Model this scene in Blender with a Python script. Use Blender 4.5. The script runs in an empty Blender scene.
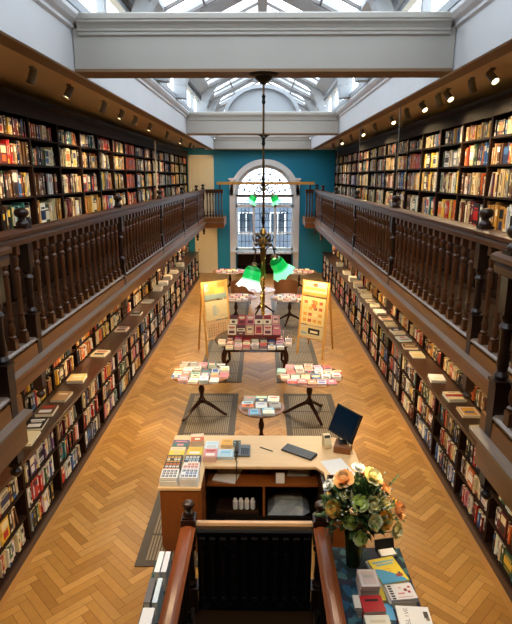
import bpy, bmesh, math, random
from mathutils import Vector, Matrix
R = random.Random(7)
PI = math.pi
scene = bpy.context.scene
COL = scene.collection

# ---------------------------------------------------------------- materials
def lin(h):
    if isinstance(h, str):
        h = h.lstrip('#')
        v = [int(h[i:i+2], 16)/255 for i in (0, 2, 4)]
    else:
        v = h
    return tuple((c/12.92 if c <= .04045 else ((c+.055)/1.055)**2.4) for c in v)

MATS = {}
def nodes_of(name):
    m = bpy.data.materials.new(name); m.use_nodes = True
    nt = m.node_tree
    b = nt.nodes['Principled BSDF']
    MATS[name] = m
    return m, nt, b

def plain(name, col, rough=.5, metal=0., noise=0., scale=8., spec=.5, stretch=None, bump=0.):
    m, nt, b = nodes_of(name)
    c = lin(col)
    b.inputs['Roughness'].default_value = rough
    b.inputs['Metallic'].default_value = metal
    b.inputs['Specular IOR Level'].default_value = spec
    if noise > 0 or bump > 0:
        tc = nt.nodes.new('ShaderNodeTexCoord'); mp = nt.nodes.new('ShaderNodeMapping')
        mp.inputs['Scale'].default_value = stretch or (1, 1, 1)
        nz = nt.nodes.new('ShaderNodeTexNoise'); nz.inputs['Scale'].default_value = scale
        nz.inputs['Detail'].default_value = 4
        nt.links.new(tc.outputs['Object'], mp.inputs['Vector']); nt.links.new(mp.outputs['Vector'], nz.inputs['Vector'])
        rp = nt.nodes.new('ShaderNodeMapRange')
        rp.inputs['To Min'].default_value = 1-noise; rp.inputs['To Max'].default_value = 1+noise
        nt.links.new(nz.outputs['Fac'], rp.inputs['Value'])
        mx = nt.nodes.new('ShaderNodeVectorMath'); mx.operation = 'SCALE'
        mx.inputs[0].default_value = c
        nt.links.new(rp.outputs['Result'], mx.inputs['Scale'])
        nt.links.new(mx.outputs['Vector'], b.inputs['Base Color'])
        if bump:
            bp = nt.nodes.new('ShaderNodeBump'); bp.inputs['Strength'].default_value = bump
            bp.inputs['Distance'].default_value = .01
            nt.links.new(nz.outputs['Fac'], bp.inputs['Height']); nt.links.new(bp.outputs['Normal'], b.inputs['Normal'])
    else:
        b.inputs['Base Color'].default_value = (*c, 1)
    return m

def attr_mat(name, rough=.5, spec=.5, noise=0., scale=30, stretch=(1, 1, 1), coat=0.):
    m, nt, b = nodes_of(name)
    a = nt.nodes.new('ShaderNodeVertexColor'); a.layer_name = 'Col'
    b.inputs['Roughness'].default_value = rough
    b.inputs['Specular IOR Level'].default_value = spec
    b.inputs['Coat Weight'].default_value = coat
    if noise:
        tc = nt.nodes.new('ShaderNodeTexCoord'); mp = nt.nodes.new('ShaderNodeMapping'); mp.inputs['Scale'].default_value = stretch
        nz = nt.nodes.new('ShaderNodeTexNoise'); nz.inputs['Scale'].default_value = scale; nz.inputs['Detail'].default_value = 5
        nt.links.new(tc.outputs['Object'], mp.inputs['Vector']); nt.links.new(mp.outputs['Vector'], nz.inputs['Vector'])
        rp = nt.nodes.new('ShaderNodeMapRange'); rp.inputs['To Min'].default_value = 1-noise; rp.inputs['To Max'].default_value = 1+noise
        nt.links.new(nz.outputs['Fac'], rp.inputs['Value'])
        mx = nt.nodes.new('ShaderNodeVectorMath'); mx.operation = 'SCALE'
        nt.links.new(a.outputs['Color'], mx.inputs[0]); nt.links.new(rp.outputs['Result'], mx.inputs['Scale'])
        nt.links.new(mx.outputs['Vector'], b.inputs['Base Color'])
    else:
        nt.links.new(a.outputs['Color'], b.inputs['Base Color'])
    return m

def emit(name, col, strength):
    m, nt, b = nodes_of(name)
    b.inputs['Base Color'].default_value = (*lin(col), 1)
    b.inputs['Emission Color'].default_value = (*lin(col), 1)
    b.inputs['Emission Strength'].default_value = strength
    return m

def thin_glass(name, tint=(1, 1, 1), gloss=.08):
    m = bpy.data.materials.new(name); m.use_nodes = True; nt = m.node_tree; nt.nodes.clear()
    out = nt.nodes.new('ShaderNodeOutputMaterial'); t = nt.nodes.new('ShaderNodeBsdfTransparent'); g = nt.nodes.new('ShaderNodeBsdfGlossy')
    t.inputs['Color'].default_value = (*tint, 1); g.inputs['Roughness'].default_value = .05
    mx = nt.nodes.new('ShaderNodeMixShader'); mx.inputs['Fac'].default_value = gloss
    nt.links.new(t.outputs[0], mx.inputs[1]); nt.links.new(g.outputs[0], mx.inputs[2]); nt.links.new(mx.outputs[0], out.inputs['Surface'])
    MATS[name] = m
    return m

plain('shelf_wood', '#24140b', .6, spec=.1, noise=.3, scale=6, stretch=(1, .6, 6))
plain('rail_wood', '#512c16', .38, spec=.35, noise=.3, scale=5, stretch=(6, .5, 6))
plain('turned_wood', '#573118', .3, noise=.25, scale=9, stretch=(4, 4, .6))
plain('newel_wood', '#2c180d', .34, noise=.25, scale=9, stretch=(4, 4, .6))
plain('fascia_wood', '#925a28', .34, noise=.3, scale=4, stretch=(6, .4, 6))
plain('ledge_sheen_wood', '#86705f', .28, noise=.2, scale=5, stretch=(6, .4, 6))  # skylight reflection on the ledge tops put into the wood colour
plain('stair_rail_wood', '#7a4022', .25, noise=.35, scale=6, stretch=(8, .5, 8))
plain('pale_rail_wood', '#c69766', .3, noise=.15, scale=5, stretch=(.5, 8, 8))
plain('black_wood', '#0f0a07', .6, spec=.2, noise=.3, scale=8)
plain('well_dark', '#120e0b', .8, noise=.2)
plain('desk_top', '#e0ba88', .38, noise=.1, scale=3, stretch=(.6, 8, 8))
plain('desk_wood', '#84491e', .4, noise=.16, scale=3, stretch=(6, 6, .6))
plain('easel_wood', '#d39a45', .4, noise=.15, scale=6)
plain('mahogany', '#35180e', .25, noise=.3, scale=7)
plain('table_top', '#7d5236', .25, noise=.25, scale=6, stretch=(.5, 6, 6))
plain('tub_leather', '#7a4f30', .45, noise=.2, scale=6)
plain('lantern_paint', '#a4aab0', .5, noise=.04, scale=3)
plain('fascia_paint', '#c3c5c8', .5, noise=.05, scale=2.5)
plain('white_paint', '#eceae6', .5, noise=.04, scale=3)
plain('beam_shade_paint', '#aaa59c', .5, noise=.05, scale=2.5)  # white of the beams greyed down for their unlit faces
plain('cream_paint', '#d9c9a4', .5, noise=.05, scale=3)
plain('door_paint', '#e6d6b2', .45, noise=.04, scale=3)
plain('teal_paint', '#0a86a6', .55, noise=.08, scale=2)
plain('soffit_paint', '#d9be8e', .7, noise=.06, scale=1.5)
plain('soffit_edge_shade', '#7d5f41', .6, noise=.08, scale=3)  # brown stands for the shade under the soffit edge and beams
plain('under_paint', '#9a7a50', .7, noise=.06)
plain('back_paint', '#8b7355', .7, noise=.06)
plain('bar_metal', '#6a6664', .5, noise=.1)
plain('purlin_shade_wood', '#2e241a', .55, noise=.2, scale=5)  # brown timber, darkened further for its unlit underside
plain('lead', '#20242a', .5)
plain('iron', '#15120f', .4, .6)
plain('brass', '#b78a45', .28, .9, noise=.2, scale=20)
plain('old_brass', '#6f5733', .35, .8, noise=.3, scale=20)
plain('steel', '#8f8d88', .35, .8)
plain('black_plastic', '#131417', .35)
plain('screen', '#0d2236', .12)
plain('grey_plastic', '#5a5c60', .4)
plain('paper', '#e6e6e6', .7, noise=.03, scale=4)
plain('pages', '#e2dccb', .75, noise=.12, scale=60, stretch=(.1, .1, 6))
plain('clear_wrap', '#8f979b', .2, noise=.3, scale=20)
plain('box_wood', '#7b4a23', .35, noise=.2)
plain('dark_tray', '#2e1c12', .4, noise=.2)
plain('grille_dark', '#443b31', .5, .2, noise=.2, scale=12)
plain('grille_bar', '#857760', .45, .3, noise=.25, scale=14)
plain('parquet_gap', '#6b4520', .7)
plain('border_wood', '#ab783a', .35, noise=.15, scale=5, stretch=(4, .4, 1))
plain('plinth_wood', '#331d11', .35, noise=.3, scale=5, stretch=(1, .6, 6))
plain('counter_wood', '#3c2314', .28, noise=.3, scale=5, stretch=(6, .5, 1))
plain('brick', '#56626f', .8, noise=.3, scale=4)
plain('pavement', '#7d7c7a', .9)
plain('house_glass', '#27323d', .2)
plain('vase_glass', '#28380f', .12, noise=.2)
plain('stem_green', '#3c5a22', .5)
plain('black_card', '#101010', .5)
plain('cloth_teal', '#274a4d', .8, noise=.3)
attr_mat('floor_mat', .34, .4, noise=.16, scale=14, stretch=(1, 1, 1))
attr_mat('book_mat', .42, .4)
attr_mat('leaf_mat', .5, .3, noise=.2, scale=20)
attr_mat('petal_mat', .6, .3, noise=.06, scale=20)
attr_mat('sheet_mat', .6, .3, noise=.1, scale=30)
thin_glass('window_glass', (.93, .97, 1.0), .06)
thin_glass('roof_glass', (.95, .98, 1.0), .04)
emit('lamp_face', '#ffe2a6', 9.)
emit('bulb', '#fff2d0', 18.)
emit('strip_glow', '#ffd28a', 2.)

def shade_material():
    m, nt, b = nodes_of('shade_glass')
    a = nt.nodes.new('ShaderNodeVertexColor'); a.layer_name = 'Col'
    nt.links.new(a.outputs['Color'], b.inputs['Base Color'])
    nt.links.new(a.outputs['Color'], b.inputs['Emission Color'])
    b.inputs['Emission Strength'].default_value = 1.0
    b.inputs['Roughness'].default_value = .2
shade_material()

def kilim_material():
    m, nt, b = nodes_of('kilim')
    tc = nt.nodes.new('ShaderNodeTexCoord'); v = nt.nodes.new('ShaderNodeTexVoronoi'); v.inputs['Scale'].default_value = 16
    rp = nt.nodes.new('ShaderNodeValToRGB'); e = rp.color_ramp.elements
    e[0].position = 0; e[0].color = (*lin('#1b3038'), 1); e[1].position = 1; e[1].color = (*lin('#7a2a2c'), 1)
    for p, c in ((.35, '#24506a'), (.55, '#2a2a3c'), (.75, '#43686a')):
        x = e.new(p); x.color = (*lin(c), 1)
    rp.color_ramp.interpolation = 'CONSTANT'
    s = nt.nodes.new('ShaderNodeSeparateColor')
    nt.links.new(tc.outputs['Object'], v.inputs['Vector']); nt.links.new(v.outputs['Color'], s.inputs['Color'])
    nt.links.new(s.outputs[0], rp.inputs['Fac']); nt.links.new(rp.outputs['Color'], b.inputs['Base Color'])
    b.inputs['Roughness'].default_value = .9
kilim_material()

# ---------------------------------------------------------------- mesh builder
class MB:
    def __init__(s):
        s.v = []; s.f = []; s.c = []; s.m = []; s.mats = []; s.T = None
    def mi(s, mat):
        if mat not in s.mats: s.mats.append(mat)
        return s.mats.index(mat)
    def add(s, verts, faces, mat=None, col=None):
        o = len(s.v)
        if s.T is not None:
            verts = [tuple(s.T @ Vector(p)) for p in verts]
        s.v += [tuple(p) for p in verts]
        k = s.mi(mat) if mat else 0
        for f in faces:
            s.f.append(tuple(i+o for i in f)); s.m.append(k); s.c.append(col)
        return s
    def box(s, x0, x1, y0, y1, z0, z1, mat=None, col=None, M=None):
        P = [(x, y, z) for z in (z0, z1) for y in (y0, y1) for x in (x0, x1)]
        if M is not None: P = [tuple(M @ Vector(p)) for p in P]
        return s.add(P, [(0, 2, 3, 1), (4, 5, 7, 6), (0, 1, 5, 4), (2, 6, 7, 3), (0, 4, 6, 2), (1, 3, 7, 5)], mat, col)
    def cbox(s, c, d, mat=None, col=None, M=None):
        return s.box(c[0]-d[0]/2, c[0]+d[0]/2, c[1]-d[1]/2, c[1]+d[1]/2, c[2]-d[2]/2, c[2]+d[2]/2, mat, col, M)
    def quad(s, a, b, c, d, mat=None, col=None):
        return s.add([a, b, c, d], [(0, 1, 2, 3)], mat, col)
    def bar(s, a, b, w, h, mat=None, col=None, up=(0, 0, 1)):
        a = Vector(a); b = Vector(b); d = (b-a).normalized(); u = Vector(up)
        r = d.cross(u)
        if r.length < 1e-4: r = d.cross(Vector((1, 0, 0)))
        r.normalize(); u = r.cross(d)
        P = [tuple(p + r*sx*w/2 + u*sz*h/2) for p in (a, b) for sz in (-1, 1) for sx in (-1, 1)]
        return s.add(P, [(0, 1, 3, 2), (4, 6, 7, 5), (0, 4, 5, 1), (2, 3, 7, 6), (0, 2, 6, 4), (1, 5, 7, 3)], mat, col)
    def lathe(s, prof, n=12, c=(0, 0, 0), mat=None, col=None, M=None, cols=None, square=False):
        P = []
        for r, z in prof:
            for k in range(n):
                a = 2*PI*k/n
                P.append((r*math.cos(a), r*math.sin(a), z))
        if M is not None: P = [tuple(M @ Vector(p)) for p in P]
        P = [(p[0]+c[0], p[1]+c[1], p[2]+c[2]) for p in P]
        o = len(s.v)
        for i in range(len(prof)-1):
            F = [(i*n+k, i*n+(k+1) % n, (i+1)*n+(k+1) % n, (i+1)*n+k) for k in range(n)]
            if i == 0:
                s.add(P, F, mat, cols[i] if cols else col)
            else:
                kk = s.mi(mat) if mat else 0
                for f in F:
                    s.f.append(tuple(q+o for q in f)); s.m.append(kk); s.c.append(cols[i] if cols else col)
        kk = s.mi(mat) if mat else 0
        if prof[0][0] > 1e-4: s.f.append(tuple(o+k for k in reversed(range(n)))); s.m.append(kk); s.c.append(cols[0] if cols else col)
        if prof[-1][0] > 1e-4:
            b = o+(len(prof)-1)*n
            s.f.append(tuple(b+k for k in range(n))); s.m.append(kk); s.c.append(cols[-1] if cols else col)
        return s
    def tube(s, path, r, n=8, mat=None, col=None):
        path = [Vector(p) for p in path]; P = []
        prev = None
        for i, p in enumerate(path):
            d = (path[min(i+1, len(path)-1)]-path[max(i-1, 0)]).normalized()
            a = prev if prev is not None else (Vector((0, 0, 1)) if abs(d.z) < .9 else Vector((1, 0, 0)))
            x = (a - d*a.dot(d)).normalized(); prev = x; y = d.cross(x)
            rr = r[i] if isinstance(r, (list, tuple)) else r
            for k in range(n):
                t = 2*PI*k/n
                P.append(tuple(p+x*rr*math.cos(t)+y*rr*math.sin(t)))
        F = [(i*n+k, i*n+(k+1) % n, (i+1)*n+(k+1) % n, (i+1)*n+k) for i in range(len(path)-1) for k in range(n)]
        F += [tuple(reversed(range(n))), tuple((len(path)-1)*n+k for k in range(n))]
        return s.add(P, F, mat, col)
    def prism(s, poly, z0, z1, mat=None, col=None, M=None):
        n = len(poly)
        P = [(x, y, z0) for x, y in poly]+[(x, y, z1) for x, y in poly]
        if M is not None: P = [tuple(M @ Vector(p)) for p in P]
        F = [tuple(reversed(range(n))), tuple(range(n, 2*n))]+[(i, (i+1) % n, n+(i+1) % n, n+i) for i in range(n)]
        return s.add(P, F, mat, col)
    def extr(s, poly, a, b, axis='y', mat=None, col=None):
        """profile poly of (u, z) swept along y (u = x) or along x (u = y) from a to b"""
        n = len(poly)
        g = (lambda u, z, t: (u, t, z)) if axis == 'y' else (lambda u, z, t: (t, u, z))
        P = [g(u, z, a) for u, z in poly]+[g(u, z, b) for u, z in poly]
        F = [tuple(reversed(range(n))), tuple(range(n, 2*n))]+[(i, (i+1) % n, n+(i+1) % n, n+i) for i in range(n)]
        return s.add(P, F, mat, col)
    def data(s, name, smooth=False, bevel=0, fixn=True):
        me = bpy.data.meshes.new(name)
        me.from_pydata(s.v, [], s.f)
        for m in s.mats: me.materials.append(MATS[m])
        if len(s.mats) > 1: me.polygons.foreach_set('material_index', s.m)
        if any(c is not None for c in s.c):
            at = me.color_attributes.new('Col', 'FLOAT_COLOR', 'CORNER')
            buf = []
            for p, c in zip(me.polygons, s.c):
                cc = (*(c or (.5, .5, .5)), 1.)
                buf.extend(cc*p.loop_total)
            at.data.foreach_set('color', buf)
        if fixn:
            bm = bmesh.new(); bm.from_mesh(me); bmesh.ops.recalc_face_normals(bm, faces=bm.faces); bm.to_mesh(me); bm.free()
        if smooth:
            me.polygons.foreach_set('use_smooth', [True]*len(me.polygons))
            if hasattr(me, 'set_sharp_from_angle'): me.set_sharp_from_angle(angle=math.radians(40))
        me.update()
        return me
    def build(s, name, parent=None, smooth=False, bevel=0, fixn=True):
        o = bpy.data.objects.new(name, s.data(name, smooth, fixn=fixn)); COL.objects.link(o)
        if parent is not None: o.parent = parent
        if bevel:
            md = o.modifiers.new('edge', 'BEVEL'); md.width = bevel; md.segments = 2; md.limit_method = 'ANGLE'
        return o

def tag(o, label, cat, group=None, kind=None):
    if label: o['label'] = label
    if cat: o['category'] = cat
    if group: o['group'] = group
    if kind: o['kind'] = kind
    return o
def thing(name, label, cat, loc=(0, 0, 0), rz=0, group=None):
    o = bpy.data.objects.new(name, None); COL.objects.link(o); o.empty_display_size = .1
    o.location = loc; o.rotation_euler = (0, 0, rz)
    return tag(o, label, cat, group)
def struct(name, mb, smooth=False, bevel=0):
    o = mb.build(name, None, smooth, bevel); o['kind'] = 'structure'; return o
def link_mesh(name, me, parent=None, loc=(0, 0, 0), rz=0):
    o = bpy.data.objects.new(name, me); COL.objects.link(o)
    if parent is not None: o.parent = parent
    o.location = loc; o.rotation_euler = (0, 0, rz)
    return o
KIDS = {}
def copy_tree(o, parent=None):
    c = o.copy(); COL.objects.link(c)
    if parent is not None: c.parent = parent
    for ch in list(o.children): copy_tree(ch, c)
    return c
def rotz(a): return Matrix.Rotation(a, 4, 'Z')
ORD = ['first', 'second', 'third', 'fourth', 'fifth', 'sixth', 'seventh', 'eighth', 'ninth', 'tenth', 'eleventh', 'twelfth',
       'thirteenth', 'fourteenth', 'fifteenth', 'sixteenth', 'seventeenth', 'eighteenth', 'nineteenth', 'twentieth', 'twenty-first', 'twenty-second', 'twenty-third']

# ---------------------------------------------------------------- dimensions
XL, XR = -2.55, 2.45              # fronts of the low bookcases
WL, WR = -3.36, 3.26              # wall faces
RL, RR = -2.27, 2.10              # balustrades
UL, UR = -3.04, 2.94              # fronts of the gallery bookcases
NL, NR = -1.86, 1.59              # balustrades of the landing by the camera
YE = 22.5
GZ = 2.45
HX0, HX1, HY0, HY1 = -.60, .48, 1.0, 4.17    # stairwell

# ---------------------------------------------------------------- floor
def make_floor():
    W, n = .092, 5
    L = W*n; g = .0022
    bm = bmesh.new(); lay = bm.loops.layers.float_color.new('Col')
    c45 = math.cos(PI/4)
    base = [lin(h) for h in ('#a97938', '#af7e3d', '#a37233', '#b48444', '#9d6c30', '#ab7b3b', '#b88847', '#a67637')]
    def blk(x0, y0, x1, y1):
        cx, cy = (x0+x1)/2*W, (y0+y1)/2*W
        wx, wy = c45*(cx-cy), c45*(cx+cy)+11
        if not (-2.75 < wx < 2.65 and .9 < wy < 22.7): return
        P = [(x0*W+g, y0*W+g), (x1*W-g, y0*W+g), (x1*W-g, y1*W-g), (x0*W+g, y1*W-g)]
        vs = [bm.verts.new((c45*(a-b), c45*(a+b)+11, 0)) for a, b in P]
        f = bm.faces.new(vs)
        k = R.choice(base); t = R.uniform(.9, 1.08)
        for lp in f.loops: lp[lay] = (k[0]*t, k[1]*t, k[2]*t, 1)
    N = 150
    for y in range(-N, N):
        s0 = y % (2*n)
        for x in range(-N-2*n, N+2*n):
            if (x-y) % (2*n) == 0: blk(x, y, x+n, y+1)
    for x in range(-N, N):
        for y in range(-N-2*n, N+2*n):
            if (y-(x-2*n+1)) % (2*n) == 0: blk(x, y, x+1, y+n)
    for co, no in (((HX0-.03, 0, 0), (1, 0, 0)), ((HX1+.03, 0, 0), (1, 0, 0)), ((0, HY1+.03, 0), (0, 1, 0)), ((WL, 0, 0), (1, 0, 0)), ((0, YE, 0), (0, 1, 0))):
        bmesh.ops.bisect_plane(bm, geom=bm.verts[:]+bm.edges[:]+bm.faces[:], plane_co=co, plane_no=no)
    kill = []
    for f in bm.faces:
        c = f.calc_center_median()
        if HX0-.03 < c.x < HX1+.03 and c.y < HY1+.03 or c.y > YE: kill.append(f)
    bmesh.ops.delete(bm, geom=kill, context='FACES')
    me = bpy.data.meshes.new('floor'); me.materials.append(MATS['floor_mat']); me.materials.append(MATS['parquet_gap'])
    bmesh.ops.recalc_face_normals(bm, faces=bm.faces)
    for f in bm.faces:
        if f.normal.z < 0: f.normal_flip()
    bm.to_mesh(me); bm.free()
    o = bpy.data.objects.new('floor', me); COL.objects.link(o); o['kind'] = 'structure'
    sub = MB()
    for x0, x1, y0, y1 in ((WL, HX0-.02, -3, YE), (HX1+.02, WR, -3, YE), (HX0-.02, HX1+.02, HY1+.02, YE), (HX0-.02, HX1+.02, -3, HY0)):
        sub.box(x0, x1, y0, y1, -.25, -.003, 'parquet_gap')
    b = struct('floor_slab', sub)
    bd = MB()
    for x in (XL+.045, XR-.045): bd.box(x-.045, x+.045, 2.0, 21.3, .001, .004, 'border_wood')
    struct('trim_1', bd)
make_floor()

def stairwell():
    m = MB()
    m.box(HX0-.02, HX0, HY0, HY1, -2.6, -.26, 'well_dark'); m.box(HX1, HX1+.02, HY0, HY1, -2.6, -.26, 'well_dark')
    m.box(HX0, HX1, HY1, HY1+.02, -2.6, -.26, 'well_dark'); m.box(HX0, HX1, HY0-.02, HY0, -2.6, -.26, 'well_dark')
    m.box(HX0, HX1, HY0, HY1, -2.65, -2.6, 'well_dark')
    struct('wall_stairwell', m)
    st = thing('staircase', 'dark wooden stairs going down inside the balustraded well before the desk', 'stairs', (0, 0, 0))
    for k in range(10):
        z = -.2-.2*k; y = HY1-.08-.26*k
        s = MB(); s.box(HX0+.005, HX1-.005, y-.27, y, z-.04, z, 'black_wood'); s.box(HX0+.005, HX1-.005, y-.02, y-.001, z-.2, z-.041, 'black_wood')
        s.build('step', st)
stairwell()

def grille(name, label, x0, x1, y0, y1, cell):
    t = thing(name, label, 'floor grille', (x0, y0, 0), 0, 'heating grilles in the parquet')
    w, l = x1-x0, y1-y0
    f = MB()
    for a in ((0, .09, 0, l), (w-.09, w, 0, l), (.09, w-.09, 0, .09), (.09, w-.09, l-.09, l)): f.box(a[0], a[1], a[2], a[3], .001, .010, 'grille_dark')
    f.build('frame', t)
    b = MB(); b.box(.09, w-.09, .09, l-.09, .001, .003, 'grille_dark')
    k = .1
    while k < w-.1:
        b.box(k, k+.018, .09, l-.09, .003, .008, 'grille_bar'); k += .034
    k = .5
    while k < l-.2:
        b.box(.09, w-.09, k, k+.03, .008, .0095, 'grille_dark'); k += cell
    b.build('grate', t)
grille('floor_grille', 'slatted metal floor grille running under the left pedestal table and desk end', -1.34, -.43, 4.75, 9.36, .62)
grille('floor_grille', 'slatted metal floor grille under the round table beside the computer monitor', .41, 1.32, 6.2, 9.36, .62)
grille('floor_grille', 'long floor grille passing below the left easel and red book table', -1.3, -.40, 9.92, 17.5, .7)
grille('floor_grille', 'long floor grille passing below the right easel and red book table', .31, 1.25, 9.92, 17.5, .7)

# ---------------------------------------------------------------- shell
m = MB(); m.box(WL-.2, WL, -3.2, YE+.3, -.25, 5.25, 'back_paint'); struct('wall_left', m)
m = MB(); m.box(WR, WR+.2, -3.2, YE+.3, -.25, 5.25, 'back_paint'); struct('wall_right', m)
m = MB(); m.box(WL, WR, -3.2, -3.0, -.25, 5.25, 'back_paint'); struct('wall_back', m)
XC, WH, WB, WS = .11, 1.22, .95, 3.24      # window: centre, half width, sill, springing
def arc(r, n=24, xc=XC, z=WS): return [(xc+r*math.cos(PI*k/n), z+r*math.sin(PI*k/n)) for k in range(n+1)]
def end_wall():
    m = MB(); Y0, Y1 = YE, YE+.3
    m.box(WL, XC-WH, Y0, Y1, -.25, 5.25, 'teal_paint'); m.box(XC+WH, WR, Y0, Y1, -.25, 5.25, 'teal_paint')
    m.box(XC-WH, XC+WH, Y0, Y1, -.25, WB, 'teal_paint')
    A = arc(WH)
    for (xa, za), (xb, zb) in zip(A, A[1:]):
        m.extr([(xb, zb), (xa, za), (xa, 5.25), (xb, 5.25)], Y0, Y1, 'y', 'teal_paint')
    struct('wall_end', m)
    s = MB()                       # white surround
    Ao, Ai = arc(WH+.23), arc(WH)
    for i in range(len(Ao)-1):
        s.extr([Ai[i], Ao[i], Ao[i+1], Ai[i+1]], Y0-.07, Y0, 'y', 'white_paint')
        s.extr([Ai[i], (XC+(Ai[i][0]-XC)*1.07, WS+(Ai[i][1]-WS)*1.07), (XC+(Ai[i+1][0]-XC)*1.07, WS+(Ai[i+1][1]-WS)*1.07), Ai[i+1]], Y0-.11, Y0-.07, 'y', 'white_paint')
    for sx in (-1, 1):
        a, b = sorted((XC+sx*WH, XC+sx*(WH+.23)))
        s.box(a, b, Y0-.07, Y0, 0, WS, 'white_paint')
        a, b = sorted((XC+sx*(WH-.02), XC+sx*(WH+.27)))
        s.box(a+.1 if sx > 0 else a+.05, b-.05 if sx > 0 else b-.1, Y0-.07, Y0, WS, WS+.5, 'white_paint'); s.box(a-.0, b, Y0-.18, Y0, WS+.62, WS+.70, 'white_paint')
        s.box(a+.05, b-.05, Y0-.14, Y0, WS+.50, WS+.62, 'white_paint')
    s.box(XC-WH-.2, XC+WH+.2, Y0-.22, Y0-.07, WB-.06, WB, 'white_paint')
    struct('trim_2', s)
    # window
    fr = MB(); y0, y1 = YE+.1, YE+.18
    for x0, x1 in ((-WH, -WH+.09), (-.50, -.40), (.40, .50), (WH-.09, WH)): fr.box(XC+x0, XC+x1, y0, y1, WB, WS, 'white_paint')
    fr.box(XC-WH, XC+WH, y0, y1, WB, WB+.1, 'white_paint'); fr.box(XC-WH, XC+WH, y0, y1, WS-.5, WS-.38, 'white_paint')
    fr.box(XC-WH, XC+WH, y0-.04, y1, WS-.10, WS, 'white_paint')
    Ai, Aj = arc(WH-.12), arc(WH)
    for i in range(len(Ai)-1): fr.extr([Ai[i], Aj[i], Aj[i+1], Ai[i+1]], y0, y1, 'y', 'white_paint')
    w = struct('window_1', fr)
    d = MB(); d.box(XC-WH+.02, XC+WH-.02, y0-.07, y0-.041, WS-.03, WS+.03, 'iron'); d.build('transom_bar', w)
    sp = MB()
    for a, b in ((-WH+.09, -.50), (-.40, .40), (.50, WH-.09)):
        sp.box(XC+a, XC+b, y0+.01, y1-.01, WB+.72, WB+.765, 'white_paint')
    sp.build('sash_rail', w)
    ld = MB(); yl = YE+.13
    for a, b in ((-WH+.09, -.50), (-.40, .40), (.50, WH-.09)):
        for k in range(1, 4):
            x = XC+a+(b-a)*k/4; ld.box(x-.013, x+.013, yl-.01, yl+.01, WB+.1, WS-.12, 'lead')
        z = WB+.38
        while z < WS-.15:
            ld.box(XC+a, XC+b, yl-.009, yl+.009, z-.013, z+.013, 'lead'); z += .29
        # ornament in the top light
        xm = XC+(a+b)/2
        for r in (.1, .17):
            pts = [(xm+r*math.cos(2*PI*k/16), yl, WS-.85+r*1.3*math.sin(2*PI*k/16)) for k in range(17)]
            ld.tube(pts, .016, 5, 'lead')
    for r in (.45, .62, .88):
        ld.tube([(x, yl, z) for x, z in arc(r, 20)], .016, 5, 'lead')
    for k in range(1, 12):
        a = PI*k/12
        ld.tube([(XC+.2*math.cos(a), yl, WS+.2*math.sin(a)), (XC+1.1*math.cos(a), yl, WS+1.1*math.sin(a))], .014, 5, 'lead')
    for k in range(6):
        a = PI*(k+.5)/6
        for r, rr in ((.75, .1), (.32, .1), (.98, .09)):
            cx, cz = XC+r*math.cos(a), WS+r*math.sin(a)
            ld.tube([(cx+rr*math.cos(t*PI/5), yl, cz+rr*math.sin(t*PI/5)) for t in range(11)], .018, 5, 'lead')
    ld.build('leading', w)
    gl = MB()
    yg = YE+.14
    gl.add([(XC-WH+.05, yg, WB+.05), (XC+WH-.05, yg, WB+.05)]+[(x, yg, z) for x, z in arc(WH-.05)], [tuple(range(27))], 'window_glass')
    gl.build('pane', w)
end_wall()

def door(n, x0, x1, z0, z1):
    d = MB(); y1 = YE-.005; y0 = y1-.05
    d.box(x0, x1, y0, y1, z0, z1, 'door_paint')
    w = x1-x0
    for a, b in ((.12, .46), (.54, .88)):
        for c, e in ((.06, .42), (.50, .94)):
            xa, xb, za, zb = x0+w*a, x0+w*b, z0+(z1-z0)*c, z0+(z1-z0)*e
            for q in ((xa, xb, za, za+.03), (xa, xb, zb-.03, zb), (xa, xa+.03, za, zb), (xb-.03, xb, za, zb)): d.box(q[0], q[1], y0-.018, y0, q[2], q[3], 'door_paint')
    o = struct('door_%d' % n, d)
    f = MB()
    for q in ((x0-.1, x0-.005, z0, z1+.1), (x1+.005, x1+.1, z0, z1+.1), (x0-.1, x1+.1, z1+.005, z1+.1)): f.box(q[0], q[1], y1-.09, y1, q[2], q[3], 'door_paint')
    f.build('door_frame', o)
    k = MB(); k.lathe([(.0, 0), (.012, .001), (.012, .04), (.03, .05), (.03, .075), (.0, .085)], 10, (x0+.07, y0-.002, z0+1.0), 'brass', M=Matrix.Rotation(PI/2, 4, 'X'))
    k.build('door_knob', o, True)
door(1, -2.92, -2.08, GZ, GZ+2.3)
door(2, -2.72, -1.98, 0, 2.0)

# ceiling over the galleries, beams, lantern
CZ = 5.05
m = MB(); m.box(WL, -2.12, -3, YE, CZ+.07, CZ+.2, 'soffit_paint'); m.box(2.14, WR, -3, YE, CZ+.07, CZ+.2, 'soffit_paint'); struct('ceiling', m)
for n, sx in ((3, -1), (4, 1)):
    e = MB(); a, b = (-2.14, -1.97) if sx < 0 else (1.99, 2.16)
    e.box(a, b, -3, YE, CZ, CZ+.2, 'soffit_edge_shade'); struct('trim_%d' % n, e)  # soffit edge coloured as if in shade
    f = MB(); x = -1.93 if sx < 0 else 1.95
    p = lambda d: x - sx*d          # d = how far it stands into the well
    f.extr([(p(-.04), CZ-.005), (p(0), CZ-.005), (p(0), CZ+.38), (p(.03), CZ+.40), (p(.03), CZ+.43), (p(.07), CZ+.46), (p(.10), CZ+.50), (p(.10), CZ+.54), (p(.05), CZ+.57), (p(-.04), CZ+.57)], -3, YE-.3, 'y', 'fascia_paint')
    struct('trim_%d' % (n+2), f)
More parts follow.
